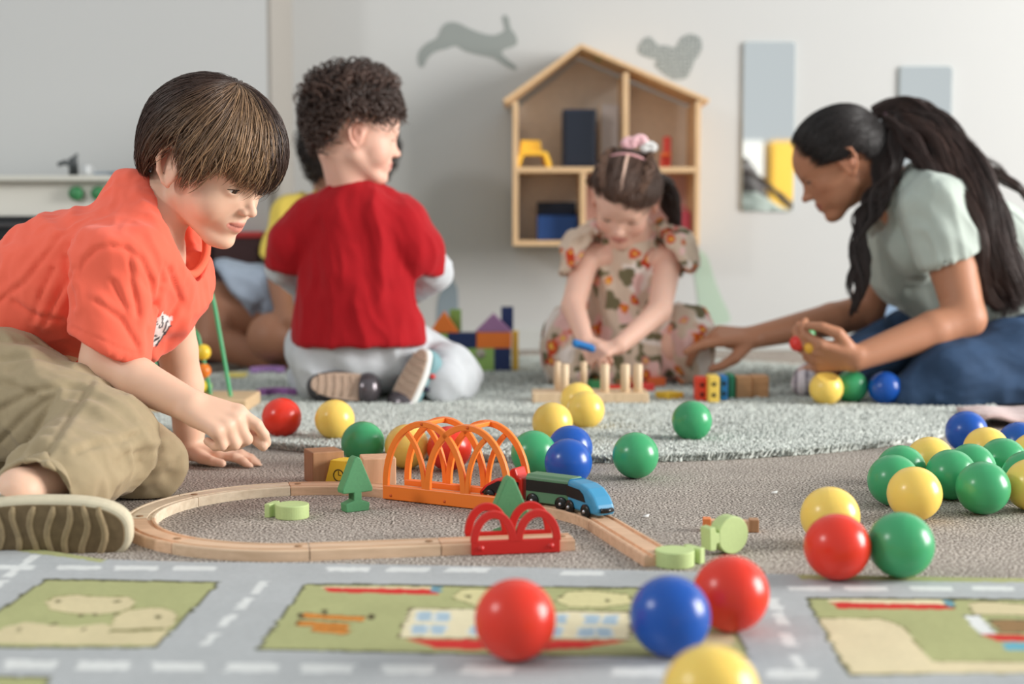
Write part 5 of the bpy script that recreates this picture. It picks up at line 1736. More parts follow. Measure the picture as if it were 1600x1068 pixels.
    P = creases(P, F, [[(142, 600), (112, 646), (84, 690), (58, 728)], [(0, 562), (60, 556), (150, 584), (196, 612)], [(0, 640), (52, 612), (98, 604), (130, 606)], [(88, 612), (60, 668), (30, 712), (0, 728)],
        [(0, 598), (24, 604), (54, 616)], [(118, 706), (150, 694), (190, 688), (220, 676)], [(0, 530), (60, 536), (110, 556)], [(196, 712), (216, 706), (232, 700)], [(230, 712), (250, 700)], [(0, 690), (40, 650), (76, 622)]], 0.0034, 4.0)
    P = relax(P, F, 0.3)
    P[:, 2] = np.maximum(P[:, 2], 0.002)
    tr = person_part('trousers', P, F, mat('khaki_cotton', (164, 147, 117), 0.85, 0.2, noise=0.05, nscale=60, sheen=0.1, bump=0.15, bscale=800, bdist=0.001), root, None, 'khaki cotton trousers')
    # ---- white sock
    S = Solid(tuple(an_n - Vector((0.09, 0.06, 0.08))), tuple(an_n + Vector((0.09, 0.07, 0.05))), 0.003)
    S.cap(W(14, 788, 1.66), W(0, 806, 1.66), 0.0315, 0.034, 0.0)
    P, F = S.mesh(1)
    person_part('sock', P, F, mat('sock_white', (232, 232, 236), 0.9, sheen=0.3), root)
    # ---- shoe with its sole towards the camera
    t = link('shoe', None, None, root) if False else None
    fo = Frame(W(66, 829, 1.622), (1, 0.06, -0.05), (0.06, 1, 0.18))     # x right = down/up in the picture, y = toe, z = away from the sole
    Ls, Wd = 0.203, 0.088
    def outline(n=56, g=0.0):
        pts = []
        for a in np.linspace(0, 2 * math.pi, n, endpoint=False):
            y = math.cos(a); x = math.sin(a)
            wid = 0.5 * (0.88 + 0.16 * y) * Wd
            yy = (abs(y) ** 0.8) * (1 if y > 0 else -1)
            xx = (abs(x) ** 0.75) * (1 if x > 0 else -1)
            pts.append((xx * (wid + g), yy * (Ls / 2 + g)))
        return pts
    def fmesh(name, me, m_, parent, lab=None):
        o = link(name, me, m_, parent)
        Mx = Matrix([[fo.R[i][0], fo.R[i][1], fo.R[i][2], fo.o[i] - root.location[i]] for i in range(3)] + [[0, 0, 0, 1]])
        if parent is root: o.matrix_local = Mx
        if lab: o['label'] = lab
        return o
    M_sole = mat('shoe_rubber', (208, 198, 172), 0.7, 0.3, noise=0.06, nscale=80)
    M_tread = mat('shoe_tread', (122, 104, 78), 0.8, 0.2, noise=0.18, nscale=70)
    sole = fmesh('shoe', prism_mesh('shoe', outline(), 0.022, bev=0.006, axis='z', seg=3), M_sole, root, 'worn beige canvas shoe, sole toward the camera')
    ins = prism_mesh('outsole', [(x * 0.84, y * 0.925) for x, y in outline()], 0.004, bev=0.001, axis='z')
    o2 = link('outsole', ins, M_tread, sole); o2.location.z = -0.0012
    for i in range(9):
        y = -0.088 + i * 0.0195
        wd = 0.5 * (0.88 + 0.16 * y / (Ls / 2)) * Wd * 0.8 * math.sqrt(max(0.1, 1 - (abs(y) / (Ls / 2) * 0.93) ** 4))
        pth = [(x, y + 0.004 * math.sin(x * 90 + i)) for x in np.linspace(-wd, wd, 9)]
        tb = tube_mesh('tread_bar', [(x, yy, -0.0005) for x, yy in pth], [0.0025] + [0.0045] * 7 + [0.0025], 8)
        link('tread_bar', tb, mat('shoe_tread_light', (150, 132, 102), 0.8, 0.2, noise=0.15, nscale=90), sole)
    S = Solid((-0.06, -0.12, 0.005), (0.06, 0.12, 0.09), 0.003)
    S.cap((0, -0.055, 0.03), (0, 0.052, 0.022), 0.033, 0.030, 0.0)
    S.cap((0, -0.06, 0.03), (0, -0.05, 0.065), 0.032, 0.029, 0.015)
    S.cut((0, 0, 0.016), (0, 0, -1))
    S.cap((0, -0.055, 0.05), (0, -0.045, 0.1), 0.026, 0.028, 0.003, 'sub')
    P, F = S.mesh(2)
    link('upper', np_mesh('upper', P, F), mat('shoe_canvas', (150, 140, 120), 0.9, 0.1, bump=0.3, bscale=900), sole)
    return root
build_boy()
# ================================================================== shared: shoe, curls, locks
def shoe(root, centre, toe, up, L, Wd, m_sole, m_out, m_up, m_toe, label, accent=None):
    fo = Frame(centre, toe, up)
    def outline(n=40, sx=1.0, sy=1.0):
        pts = []
        for a in np.linspace(0, 2 * math.pi, n, endpoint=False):
            y, x = math.cos(a), math.sin(a)
            pts.append((math.copysign(abs(x) ** 0.75, x) * 0.5 * (0.88 + 0.14 * y) * Wd * sx, math.copysign(abs(y) ** 0.8, y) * L / 2 * sy))
        return pts
    o = link('shoe', prism_mesh('shoe', outline(), 0.018, bev=0.005, axis='z', seg=3), m_sole, root)
    o.matrix_local = Matrix([[fo.R[i][0], fo.R[i][1], fo.R[i][2], fo.o[i] - root.location[i]] for i in range(3)] + [[0, 0, 0, 1]])
    o['label'] = label
    q = link('outsole', prism_mesh('outsole', outline(40, 0.86, 0.93), 0.005, bev=0.001, axis='z'), m_out, o); q.location.z = -0.0025
    for i in range(6):
        y = -0.36 * L + i * 0.115 * L
        b = link('tread_bar', tube_mesh('tread_bar', [(-Wd * 0.3, y, -0.003), (0, y + 0.004, -0.003), (Wd * 0.3, y, -0.003)], 0.0022, 6), m_out, o)
    S = Solid((-Wd, -L * 0.7, 0.0), (Wd, L * 0.7, 0.1), 0.0035)
    r = Wd * 0.43
    S.cap((0, -L * 0.3, r * 0.9), (0, L * 0.28, r * 0.72), r, r * 0.86, 0.0)
    S.cap((0, -L * 0.3, r), (0, -L * 0.26, r * 2.0), r * 0.95, r * 0.85, 0.012)
    S.cut((0, 0, 0.013), (0, 0, -1))
    P, F = S.mesh(2)
    link('upper', np_mesh('upper', P, F), m_up, o)
    S = Solid((-Wd, L * 0.1, -0.03), (Wd, L * 0.7, 0.08), 0.003)
    S.ell((0, L * 0.34, r * 0.34), (r * 1.14, L * 0.2, r * 0.92), None, 0.0)
    S.cut((0, L * 0.22, 0), (0, -1, 0.3))
    P, F = S.mesh(2)
    link('toe_cap', np_mesh('toe_cap', P, F), m_toe, o)
    if accent:
        for i, (c, z) in enumerate(accent):
            link('stripe', tube_mesh('stripe', [(r * math.cos(a) * 1.0, -L * 0.12 + 0.03 * i - 0.01, r * 0.9 + r * 1.0 * math.sin(a)) for a in np.linspace(-0.3, math.pi + 0.3, 12)], 0.006, 6), c, o)
    return o
def curls(f, c, ru, rl, pole, lim, n, seed, col, rad=0.03, length=0.3, w=0.0016, turns=2.2, lift=0.1, m=16, grow=0.0):
    r = np.random.default_rng(seed)
    az = r.random(n) * 2 * math.pi - math.pi
    te = lim(az)
    t = np.arccos(1 - r.random(n) * (1 - np.cos(te)))
    d = dir_from(pole, az, t)
    dn = dir_from(pole, az, t + 0.3) - d
    dn /= np.linalg.norm(dn, axis=1)[:, None]
    sd = np.cross(d, dn)
    sgn = np.where(r.random(n) < 0.5, -1, 1)[:, None]
    s = np.linspace(0, 1, m)
    ph = r.random(n)[:, None] * 6.28 + 2 * math.pi * turns * s[None]
    ln = length * (0.6 + 0.7 * r.random(n))[:, None]
    mean = (0.4 * lift * r.random(n)[:, None] + lift * np.sin(s * 2.2)[None])
    hh = mean + rad * np.cos(ph) + grow
    base = c + np.stack([d[:, 0] * ru[0], d[:, 1] * ru[1], d[:, 2] * np.where(d[:, 2] > 0, ru[2], rl)], 1)
    mix = r.normal(0, 0.6, (n, 1))
    fl = dn + sd * mix; fl /= np.linalg.norm(fl, axis=1)[:, None]
    s2 = np.cross(d, fl)
    P = base[:, None] + fl[:, None] * (ln * s[None])[..., None] + d[:, None] * hh[..., None] + s2[:, None] * (rad * np.sin(ph) * sgn)[..., None]
    # keep the far end of a lock hugging the head
    Pw = f.many(P.reshape(-1, 3)).reshape(P.shape)
    O = np.repeat((f.R @ d.T).T[:, None], m, 1)
    return strands(Pw, w, srgb(*col), 0.45, 0.7, seed, O, 0.4)
def spline(pts, n):
    P = np.array([np.array(p) for p in pts], float)
    out = []
    m = len(P)
    for u in np.linspace(0, m - 1 - 1e-6, n):
        i = int(u); q = u - i
        p0, p1, p2, p3 = P[max(i - 1, 0)], P[i], P[i + 1], P[min(i + 2, m - 1)]
        out.append(0.5 * (2 * p1 + (p2 - p0) * q + (2 * p0 - 5 * p1 + 4 * p2 - p3) * q * q + (3 * p1 - p0 - 3 * p2 + p3) * q ** 3))
    return np.array(out)
def lock(pts, r0, r1, n, seed, col, w=0.0013, m=26, wave=0.006, freq=3.0, root=(0, 0, 0), var=0.3, mid=None):
    """a bundle of long strands along a guide"""
    r = np.random.default_rng(seed)
    G_ = spline(pts, m) - V3(root)
    T = np.gradient(G_, axis=0); T /= np.linalg.norm(T, axis=1)[:, None]
    A = np.cross(T, [0.2, 1, 0.1]); A /= np.linalg.norm(A, axis=1)[:, None]; B = np.cross(T, A)
    s = np.linspace(0, 1, m)
    R = r0 + (r1 - r0) * s if mid is None else np.interp(s, [0, 0.5, 1], [r0, mid, r1])
    a = r.random(n) * 6.28; q = np.sqrt(r.random(n))
    ph = r.random(n) * 1.5 + np.floor(r.random(n) * 4) * 1.6
    nbu = max(8, n // 26)
    bid = r.integers(0, nbu, n)
    ba = r.random(nbu) * 6.28; bq = np.sqrt(r.random(nbu)); bp = r.random(nbu) * 6.28; bf = 0.7 + 0.6 * r.random(nbu)
    ix = bq[bid] * np.cos(ba[bid]) + 0.36 * q * np.cos(a); iy = bq[bid] * np.sin(ba[bid]) + 0.36 * q * np.sin(a)
    off = ix[:, None] * R[None]; of2 = (iy * 0.7)[:, None] * R[None]
    wv = wave * np.sin(2 * math.pi * freq * bf[bid][:, None] * s[None] + bp[bid][:, None] + 0.3 * ph[:, None] / 6) * np.minimum(1, s * 2.5)[None]
    tl = (0.86 + 0.14 * r.random(nbu))[bid][:, None]
    gi = tl * s[None] * (m - 1); g0 = np.clip(gi.astype(int), 0, m - 2); gf = (gi - g0)[..., None]
    GG = G_[g0] * (1 - gf) + G_[g0 + 1] * gf
    P = GG + A[None] * (off + wv)[..., None] + B[None] * (of2 + wv * 0.5)[..., None]
    O = np.repeat((A * 0.3 - np.array([0, 1, 0]))[None], n, 0)
    return strands(P, w, srgb(*col), var, 0.6, seed, O, 0.5)

# ================================================================== child in the red T-shirt, seen from behind
def build_red():
    root = person('curly-haired child in a red T-shirt kneeling with the back to the camera', (-0.33, 3.12, 0.0))
    f = head_frame(105, 9, 0, tuple(W(555, 211, 3.05)), 0.208)
    nb = W(548, 292, 3.08)
    Z = lambda x, y, d=3.08: W(x, y, d)
    S = Solid((-0.62, 2.92, 0.0), (-0.0, 3.5, 0.78), 0.0048, (((f.o[0] - 0.1, f.o[0] + 0.12, 0.003),), ((f.o[1] - 0.1, f.o[1] + 0.08, 0.003),), ((f.o[2] - 0.11, f.o[2] + 0.05, 0.003),)))
    head(S, f, lids=0.3, nose=0.5)
    S.cap(f(0, -0.12, -0.2), nb, 0.045, 0.05, 0.02)
    S.cap(nb + Vector((0, 0, -0.06)), Z(560, 500), 0.06, 0.09, 0.02)
    S.cap(Z(490, 335), Z(632, 345), 0.04, 0.04, 0.02)
    for pts in ((Z(632, 345), Z(672, 425, 3.12), Z(650, 455, 3.28)), (Z(490, 335), Z(440, 420, 3.12), Z(478, 450, 3.28))):
        S.chain(list(pts), [0.034, 0.029, 0.02], 0.015)
        w = pts[-1]
        hand(S, w, (-0.25 if pts[0].x > -0.3 else 0.25, 1, -0.15), (0, 0.1, 1), 1 if pts[0].x < -0.3 else -1, 0.1, k=0.004)
    S.cap(Z(520, 545, 3.1), Z(510, 595, 3.36), 0.06, 0.05, 0.02)
    S.cap(Z(600, 545, 3.1), Z(705, 588, 3.22), 0.06, 0.05, 0.02)
    P, F = S.mesh(2)
    P[:, 2] = np.maximum(P[:, 2], RG)
    person_part('body', P, F, skin_mat('skin_fair'), root, skin_colors(P, (232, 186, 166), f, (208, 130, 120), (230, 150, 128), 0.8))
    fr = rel(f, root)
    eyes(root, fr, (60, 44, 34), look=(0, 1, -0.3))
    face_hair(fr, root, (60, 42, 34), 0.3)
    # hair
    c, ru, rl = np.array((0, -0.06, 0.19)), (0.40, 0.45, 0.42), 0.50
    pole = (0, -0.1, 1)
    def lim(az):
        return np.interp(np.abs(az), [0, 0.5, 0.9, 1.2, 1.5, 1.75, 2.1, 2.6, 3.2], [1.12, 1.2, 1.38, 1.45, 1.22, 1.2, 1.8, 2.05, 2.05])
    v1 = curls(fr, c, ru, rl, pole, lim, 1700, 3, (60, 43, 36), 0.042, 0.24, 0.0019, 1.5, 0.055)
    v2 = hair_shell(fr, c, ru, rl, pole, lim, (40, 28, 24), 0.98)
    v3 = curls(fr, c, [x * 1.05 for x in ru], rl, pole, lambda a: lim(a) * 0.6, 380, 9, (78, 57, 48), 0.05, 0.2, 0.0014, 1.3, 0.10)
    hair_obj('hair', *join(v1, v2, v3), hair_mat('hair_gloss'), root, 'dark brown curly hair')
    # shirt
    S = Solid((-0.62, 2.9, 0.1), (-0.02, 3.34, 0.54), 0.0042)
    fx = ((1, 0, 0), 1.32)
    S.chain([Z(556, 350), Z(560, 430), Z(562, 560)], [0.088, 0.096, 0.11], 0.03, flat=fx)
    S.cap(Z(500, 346), Z(622, 352), 0.055, 0.056, 0.03)
    S.cap(Z(550, 308, 3.07), Z(556, 335), 0.050, 0.07, 0.04)
    S.chain([Z(496, 346), Z(460, 380, 3.08), Z(452, 424, 3.1)], [0.057, 0.05, 0.048], 0.02)
    S.chain([Z(622, 352), Z(645, 392, 3.08), Z(655, 446, 3.12)], [0.058, 0.06, 0.055], 0.012)
    S.cut(Z(562, 536), (0, 0, -1), near=(np.array(Z(562, 600)), 0.2))
    S.cut(Z(436, 418, 3.1), (-0.25, 0, -1), near=(np.array(Z(436, 440, 3.1)), 0.07))
    S.cut(Z(680, 428, 3.12), (-0.25, 0.0, -1), near=(np.array(Z(678, 450, 3.12)), 0.085))
    S.cap(Z(562, 510), Z(563, 570), 0.085, 0.1, 0.004, 'sub', flat=fx)
    P, F = S.mesh(2)
    P = folds(P, F, 0.007, (0.12, 0, -1), 16, 0.16, 4)
    P = folds(P, F, 0.002, (0.2, 0, -1), 40, 0.3, 9)
    P = relax(P, F, 0.5)
    person_part('t_shirt', P, F, mat('red_cotton', (166, 20, 29), 0.85, 0.15, sheen=0.1, noise=0.04, nscale=30), root, None, 'loose red T-shirt')
    # grey under-sleeves
    M_gr = mat('grey_jersey', (196, 200, 204), 0.9, 0.1, sheen=0.2, noise=0.04, nscale=40)
    for nm, pts, rr in (('under_sleeve', (Z(655, 395, 3.09), Z(676, 424, 3.12), Z(646, 452, 3.27)), (0.044, 0.043, 0.032)), ('under_sleeve', (Z(452, 390, 3.09), Z(440, 418, 3.12), Z(476, 448, 3.27)), (0.038, 0.034, 0.03))):
        S = Solid((-0.62, 2.95, 0.15), (-0.02, 3.36, 0.48), 0.0045)
        S.chain(list(pts), list(rr), 0.01)
        P, F = S.mesh(2); P = folds(P, F, 0.003, (0, 1, 0.2), 40, 1.0, 2)
        person_part(nm, P, F, M_gr, root)
    # trousers
    S = Solid((-0.66, 2.94, 0.005), (0.06, 3.5, 0.3), 0.0045)
    S.ell(Z(556, 545, 3.12), (0.15, 0.12, 0.10), None, 0.02)
    S.cap(Z(520, 548, 3.12), Z(500, 590, 3.38), 0.085, 0.07, 0.03)
    S.cap(Z(500, 590, 3.38), Z(500, 592, 3.1), 0.062, 0.055, 0.02)
    S.cap(Z(488, 560, 3.06), Z(500, 592, 3.05), 0.045, 0.04, 0.02)
    S.cap(Z(610, 550, 3.12), Z(704, 588, 3.2), 0.085, 0.066, 0.03)
    S.cap(Z(704, 588, 3.2), Z(690, 598, 3.05), 0.06, 0.05, 0.02)
    S.cap(Z(700, 570, 3.1), Z(715, 600, 3.1), 0.055, 0.045, 0.02)
    P, F = S.mesh(2)
    P = folds(P, F, 0.006, (0.5, 0.3, -0.6), 26, 0.3, 14); P = relax(P, F, 0.4)
    P[:, 2] = np.maximum(P[:, 2], RG)
    person_part('trousers', P, F, M_gr, root, None, 'pale grey jersey trousers')
    ms = mat('sole_white', (226, 226, 222), 0.6); mo = mat('outsole_tan', (186, 160, 140), 0.7, noise=0.08, nscale=60)
    mu = mat('shoe_teal', (120, 160, 166), 0.7); mt = mat('toe_silver', (96, 90, 94), 0.22, metal=0.5); mg = mat('shoe_grey', (62, 60, 64), 0.5)
    shoe(root, Z(537, 603, 3.0), (1, 0.1, -0.1), (0.0, 1, -0.25), 0.148, 0.076, mg, mo, mg, mt, 'sneaker with a tan sole and dark metallic toe')
    shoe(root, Z(640, 594, 3.0), (-0.42, -0.1, -0.88), (0.55, 0.8, -0.2), 0.152, 0.072, ms, mo, mu, mt, 'sneaker with a white midsole and teal side', [(mat('stripe_red', (206, 60, 56), 0.6), 0), (mat('stripe_navy', (34, 36, 60), 0.6), 0)])
build_red()

# ================================================================== child in yellow, mostly hidden behind the child in red
def build_yellow():
    root = person('child in a yellow shirt and grey-blue shorts sitting behind the child in red', (-0.52, 4.0, 0.0))
    Z = lambda x, y, d=3.95: W(x, y, d)
    f = head_frame(25, 20, 0, tuple(Z(546, 238, 3.95)), 0.2)
    S = Solid((-1.02, 3.6, 0.0), (-0.2, 4.09, 0.72), 0.005)
    head(S, f, lids=0.4)
    nb = Z(535, 300)
    S.cap(f(0, -0.1, -0.2), nb, 0.045, 0.05, 0.02)
    S.cap(nb, Z(510, 500, 3.97), 0.08, 0.1, 0.03)
    S.cap(Z(455, 340), Z(610, 340), 0.045, 0.045, 0.02)
    S.chain([Z(455, 340), Z(434, 430, 3.84), Z(448, 500, 3.7)], [0.04, 0.033, 0.025], 0.012)
    S.chain([Z(610, 340), Z(632, 430, 3.9), Z(560, 490, 3.75)], [0.04, 0.033, 0.025], 0.012)
    hand(S, Z(448, 500, 3.7), (0.3, -0.2, -0.8), (-0.3, -1, 0.2), -1, 0.11)
    hand(S, Z(560, 490, 3.75), (-0.4, -0.8, -0.3), (0, -0.3, 1), 1, 0.11)
    S.chain([Z(490, 515, 3.96), Z(335, 478, 3.84), Z(330, 532, 3.8), Z(420, 560, 3.8)], [0.085, 0.068, 0.05, 0.036], 0.02)
    S.chain([Z(530, 520, 3.94), Z(424, 526, 3.72), Z(470, 556, 3.86), Z(540, 560, 3.9)], [0.085, 0.062, 0.05, 0.035], 0.012)
    S.cap(Z(420, 558, 3.8), Z(480, 570, 3.74), 0.036, 0.03, 0.012)
    P, F = S.mesh(2); P[:, 2] = np.maximum(P[:, 2], 0.004)
    person_part('body', P, F, skin_mat('skin_tan'), root, skin_colors(P, (160, 112, 86), f, (140, 80, 70), (160, 98, 76), 0.6))
    fr = rel(f, root)
    eyes(root, fr, (46, 32, 24))
    face_hair(fr, root, (36, 26, 22), 0.4)
    c, ru, rl = np.array((0, -0.04, 0.12)), (0.52, 0.50, 0.42), 0.62
    lim = lambda az: np.interp(np.abs(az), [0, 0.5, 0.9, 1.3, 2, 3.2], [1.1, 1.2, 1.9, 2.3, 2.35, 2.35])
    v1 = curls(fr, c, ru, rl, (0, -0.1, 1), lim, 1100, 5, (40, 30, 27), 0.05, 0.34, 0.0022, 2.0, 0.12)
    v2 = hair_shell(fr, c, ru, rl, (0, -0.1, 1), lim, (30, 22, 20), 0.98)
    hair_obj('hair', *join(v1, v2), hair_mat('hair_gloss'), root, 'dark fluffy curly hair')
    S = Solid((-1.0, 3.66, 0.08), (-0.2, 4.09, 0.52), 0.005)
    S.chain([Z(528, 345), Z(515, 420), Z(508, 500, 3.97)], [0.1, 0.11, 0.115], 0.03, flat=((1, 0, 0), 1.15))
    S.cap(Z(462, 340), Z(605, 340), 0.062, 0.062, 0.03)
    S.chain([Z(460, 340), Z(440, 400, 3.9)], [0.064, 0.058], 0.02); S.chain([Z(606, 340), Z(626, 400, 3.9)], [0.064, 0.058], 0.02)
    S.cut(Z(438, 406, 3.9), (-0.2, 0, -1), near=(np.array(Z(436, 425, 3.9)), 0.075)); S.cut(Z(628, 406, 3.9), (0.2, 0, -1), near=(np.array(Z(630, 425, 3.9)), 0.075))
    S.cap(f(0, -0.1, -0.2), nb, 0.05, 0.05, 0.006, 'sub')
    P, F = S.mesh(2); P = folds(P, F, 0.005, (0.1, 0, -1), 18, 0.2, 31)
    person_part('shirt', P, F, mat('yellow_cotton', (236, 208, 96), 0.85, 0.15, sheen=0.1), root, None, 'yellow shirt')
    S = Solid((-1.02, 3.62, 0.0), (-0.2, 4.09, 0.36), 0.005)
    S.ell(Z(510, 515, 3.97), (0.15, 0.11, 0.10), None, 0.02)
    S.chain([Z(490, 500, 3.96), Z(400, 462, 3.88), Z(350, 452, 3.85)], [0.1, 0.088, 0.085], 0.02)
    S.chain([Z(530, 510, 3.94), Z(480, 508, 3.8)], [0.1, 0.085], 0.02)
    S.cut(Z(372, 462, 3.85), (-0.9, -0.1, -0.62), near=(np.array(Z(340, 470, 3.85)), 0.12))
    S.cut(Z(452, 510, 3.76), (-0.6, -0.8, -0.1), near=(np.array(Z(430, 510, 3.74)), 0.1))
    P, F = S.mesh(2); P = folds(P, F, 0.006, (0.8, 0.2, -0.5), 22, 0.3, 35); P[:, 2] = np.maximum(P[:, 2], 0.004)
    person_part('shorts', P, F, mat('shorts_denim', (158, 170, 186), 0.9, 0.1, noise=0.06, nscale=40), root, None, 'grey-blue denim shorts')
build_yellow()

# ================================================================== girl in the floral dress
def build_girl():
    root = person('small girl in a floral ruffled dress crouching over the peg board', (0.27, 3.45, 0.0))
    Z = lambda x, y, d=3.4: W(x, y, d)
    f = head_frame(-16, 41, 9, tuple(Z(976, 314, 3.36)), 0.2)
    S = Solid((0.03, 3.05, 0.0), (0.56, 3.7, 0.6), 0.0045, (((f.o[0] - 0.09, f.o[0] + 0.1, 0.003),), ((f.o[1] - 0.12, f.o[1] + 0.05, 0.003),), ((f.o[2] - 0.12, f.o[2] + 0.04, 0.003),)))
    head(S, f, lids=0.28, nose=0.5)
    nb = Z(985, 372, 3.44)
    S.cap(f(0, -0.1, -0.18), nb, 0.042, 0.045, 0.02)
    S.cap(nb, Z(980, 500, 3.5), 0.06, 0.08, 0.03)
    sr, sl = Z(916, 400, 3.42), Z(1046, 402, 3.42)
    S.cap(sr, sl, 0.034, 0.034, 0.02)
    er, wr = Z(896, 478, 3.33), Z(914, 532, 3.2)
    el, wl = Z(1030, 486, 3.28), Z(968, 540, 3.17)
    S.chain([sr, er, wr], [0.033, 0.028, 0.020], 0.012)
    S.chain([sl, el, wl], [0.033, 0.028, 0.020], 0.012)
    hand(S, wr, (0.35, -0.7, -0.45), (-0.5, -0.3, 0.7), -1, 0.09, curls=[(0.5, 0.6, 0.4)] * 4)
    hand(S, wl, (-0.85, -0.35, -0.2), (0.1, -0.5, 0.8), 1, 0.09, curls=[(0.5, 0.7, 0.4)] * 4)
    S.chain([Z(950, 545, 3.5), Z(895, 540, 3.36), Z(905, 588, 3.46)], [0.06, 0.045, 0.035], 0.02)
    S.chain([Z(1010, 545, 3.5), Z(1060, 540, 3.38), Z(1060, 588, 3.48)], [0.06, 0.045, 0.035], 0.02)
    P, F = S.mesh(2); P[:, 2] = np.maximum(P[:, 2], RG)
    person_part('body', P, F, skin_mat('skin_fair'), root, skin_colors(P, (232, 188, 168), f, (204, 126, 118), (232, 150, 134), 0.9))
    fr = rel(f, root)
    eyes(root, fr, (60, 44, 34), look=(0, 1, -0.4))
    face_hair(fr, root, (70, 50, 40), 0.28)
    c, ru, rl = (0, -0.035, 0.165), (0.375, 0.45, 0.385), 0.5
    pole = (-0.15, -0.75, 0.66)
    def lim(az):
        return np.interp(np.abs(az), [0, 0.25, 0.6, 1.0, 1.35, 1.6, 2.0, 3.2], [2.06, 2.1, 2.1, 1.95, 1.6, 1.4, 1.25, 1.1])
    v1 = hair_cap(fr, c, ru, rl, pole, lim, 3600, 150, 14, (88, 64, 52), 0.0011, 0.03, 0.0, 1.4, 10, 0.01, None, 0.8)
    v2 = hair_shell(fr, c, ru, rl, pole, lim, (48, 34, 28), 0.99)
    v3 = lock([f(-0.33, -0.25, 0.2), Z(1040, 290, 3.42), Z(1052, 330, 3.42), Z(1062, 375, 3.4)], 0.02, 0.012, 160, 4, (56, 40, 34), 0.0014, 20, 0.004, 2.5, root.location, mid=0.03)
    v4 = lock([f(0.34, 0.0, 0.25), f(0.39, -0.15, 0.1), f(0.38, -0.25, -0.1)], 0.012, 0.008, 90, 6, (66, 46, 38), 0.0012, 16, 0.004, 2.5, root.location, mid=0.02)
    # tight braids at the temples
    vb = []
    for x in (-0.2, 0.2):
        vb.append(lock([f(x, 0.30, 0.42), f(x * 1.3, 0.12, 0.53), f(x * 1.2, -0.15, 0.56), f(x * 0.6, -0.36, 0.44)], 0.008, 0.009, 60, int(x * 10) + 7, (104, 76, 60), 0.0012, 24, 0.006, 5, root.location))
    hair_obj('hair', *join(v1, v2, v3, v4, *vb), hair_mat('hair_gloss'), root, 'brown hair parted in the middle with braids')
    part = [fr(0.0, y, 0.165 + 0.392 * math.sqrt(max(0, 1 - ((y + 0.035) / 0.46) ** 2)) + 0.045) for y in np.linspace(0.385, -0.12, 18)]
    link('hair_parting', tube_mesh('hair_parting', part, 0.0042, 6), mat('scalp', (226, 190, 170), 0.6), root)
    # pink bow clip
    bow = []
    bc = fr(-0.10, -0.30, 0.60)
    Mp, Mw = mat('bow_pink', (240, 190, 196), 0.7, sheen=0.3), mat('bow_white', (226, 226, 224), 0.7, sheen=0.3)
    for i, (dx, dz, m_) in enumerate(((-0.022, 0.006, Mp), (0.022, -0.004, Mw), (0.0, 0.012, Mp))):
        S = Solid((-0.04, -0.03, -0.03), (0.04, 0.03, 0.03), 0.0028)
        S.ell((0, 0, 0), (0.02, 0.012, 0.014), None, 0.0)
        S.ell((0, -0.012, 0), (0.008, 0.006, 0.01), None, 0.004, 'sub')
        P, F = S.mesh(1); P = folds(P, F, 0.002, (1, 0, 0), 90, 0.4, i)
        o = link('hair_bow', np_mesh('hair_bow', P, F), m_, root); o.location = V3(bc) + np.array([dx, -0.006, dz])
    # headband
    hb = [fr(0.39 * math.sin(a), -0.12, 0.16 + 0.44 * math.cos(a)) for a in np.linspace(-1.6, 1.6, 26)]
    link('headband', tube_mesh('headband', hb, 0.0042, 8), mat('band_pink', (226, 168, 170), 0.6), root)
    # dress
    S = Solid((0.02, 3.18, 0.0), (0.58, 3.76, 0.46), 0.0045)
    S.chain([Z(982, 395, 3.44), Z(978, 450, 3.46), Z(978, 520, 3.5)], [0.066, 0.078, 0.10], 0.03, flat=((1, 0, 0), 1.15))
    S.ell(Z(978, 555, 3.52), (0.185, 0.16, 0.09), None, 0.05)
    S.ell(Z(888, 545, 3.40), (0.06, 0.09, 0.10), None, 0.03)
    S.ell(Z(1072, 540, 3.42), (0.065, 0.09, 0.105), None, 0.03)
    S.cap(Z(980, 500, 3.42), Z(980, 580, 3.4), 0.06, 0.08, 0.04)
    S.cap(f(0, -0.05, -0.25), nb, 0.043, 0.046, 0.006, 'sub')
    P, F = S.mesh(2)
    P = folds(P, F, 0.010, (0.05, -0.2, -1), 26, 0.14, 41); P = relax(P, F, 0.4)
    P[:, 2] = np.maximum(P[:, 2], RG)
    def floral(P, nf=105):
        col = np.repeat(np.array(srgb(216, 196, 176))[None], len(P), 0)
        v = vnoise(P * 24 + 40); col[v > 0.35] = srgb(238, 228, 220)
        col[vnoise(P * 30 + 3) > 0.34] = srgb(236, 196, 190)
        col[vnoise(P * 40 + 11) > 0.40] = srgb(118, 112, 84)
        r = np.random.default_rng(3)
        idx = r.integers(0, len(P), nf)
        cols = [srgb(196, 62, 34), srgb(222, 116, 44), srgb(206, 84, 50), srgb(226, 150, 138)]
        for k, i in enumerate(idx):
            d = np.linalg.norm(P - P[i], axis=1) * (1 + 0.5 * vnoise(P * 90 + k))
            R = 0.008 + 0.010 * r.random()
            m_ = d < R
            col[m_] = cols[k % 4]
            col[(d < R * 0.35)] = srgb(240, 200, 90)
        return col
    Md = mat('floral_cotton', (225, 210, 196), 0.85, 0.15, attr=True, sheen=0.1)
    person_part('dress', P, F, Md, root, floral(P), 'cream dress printed with orange and red flowers')
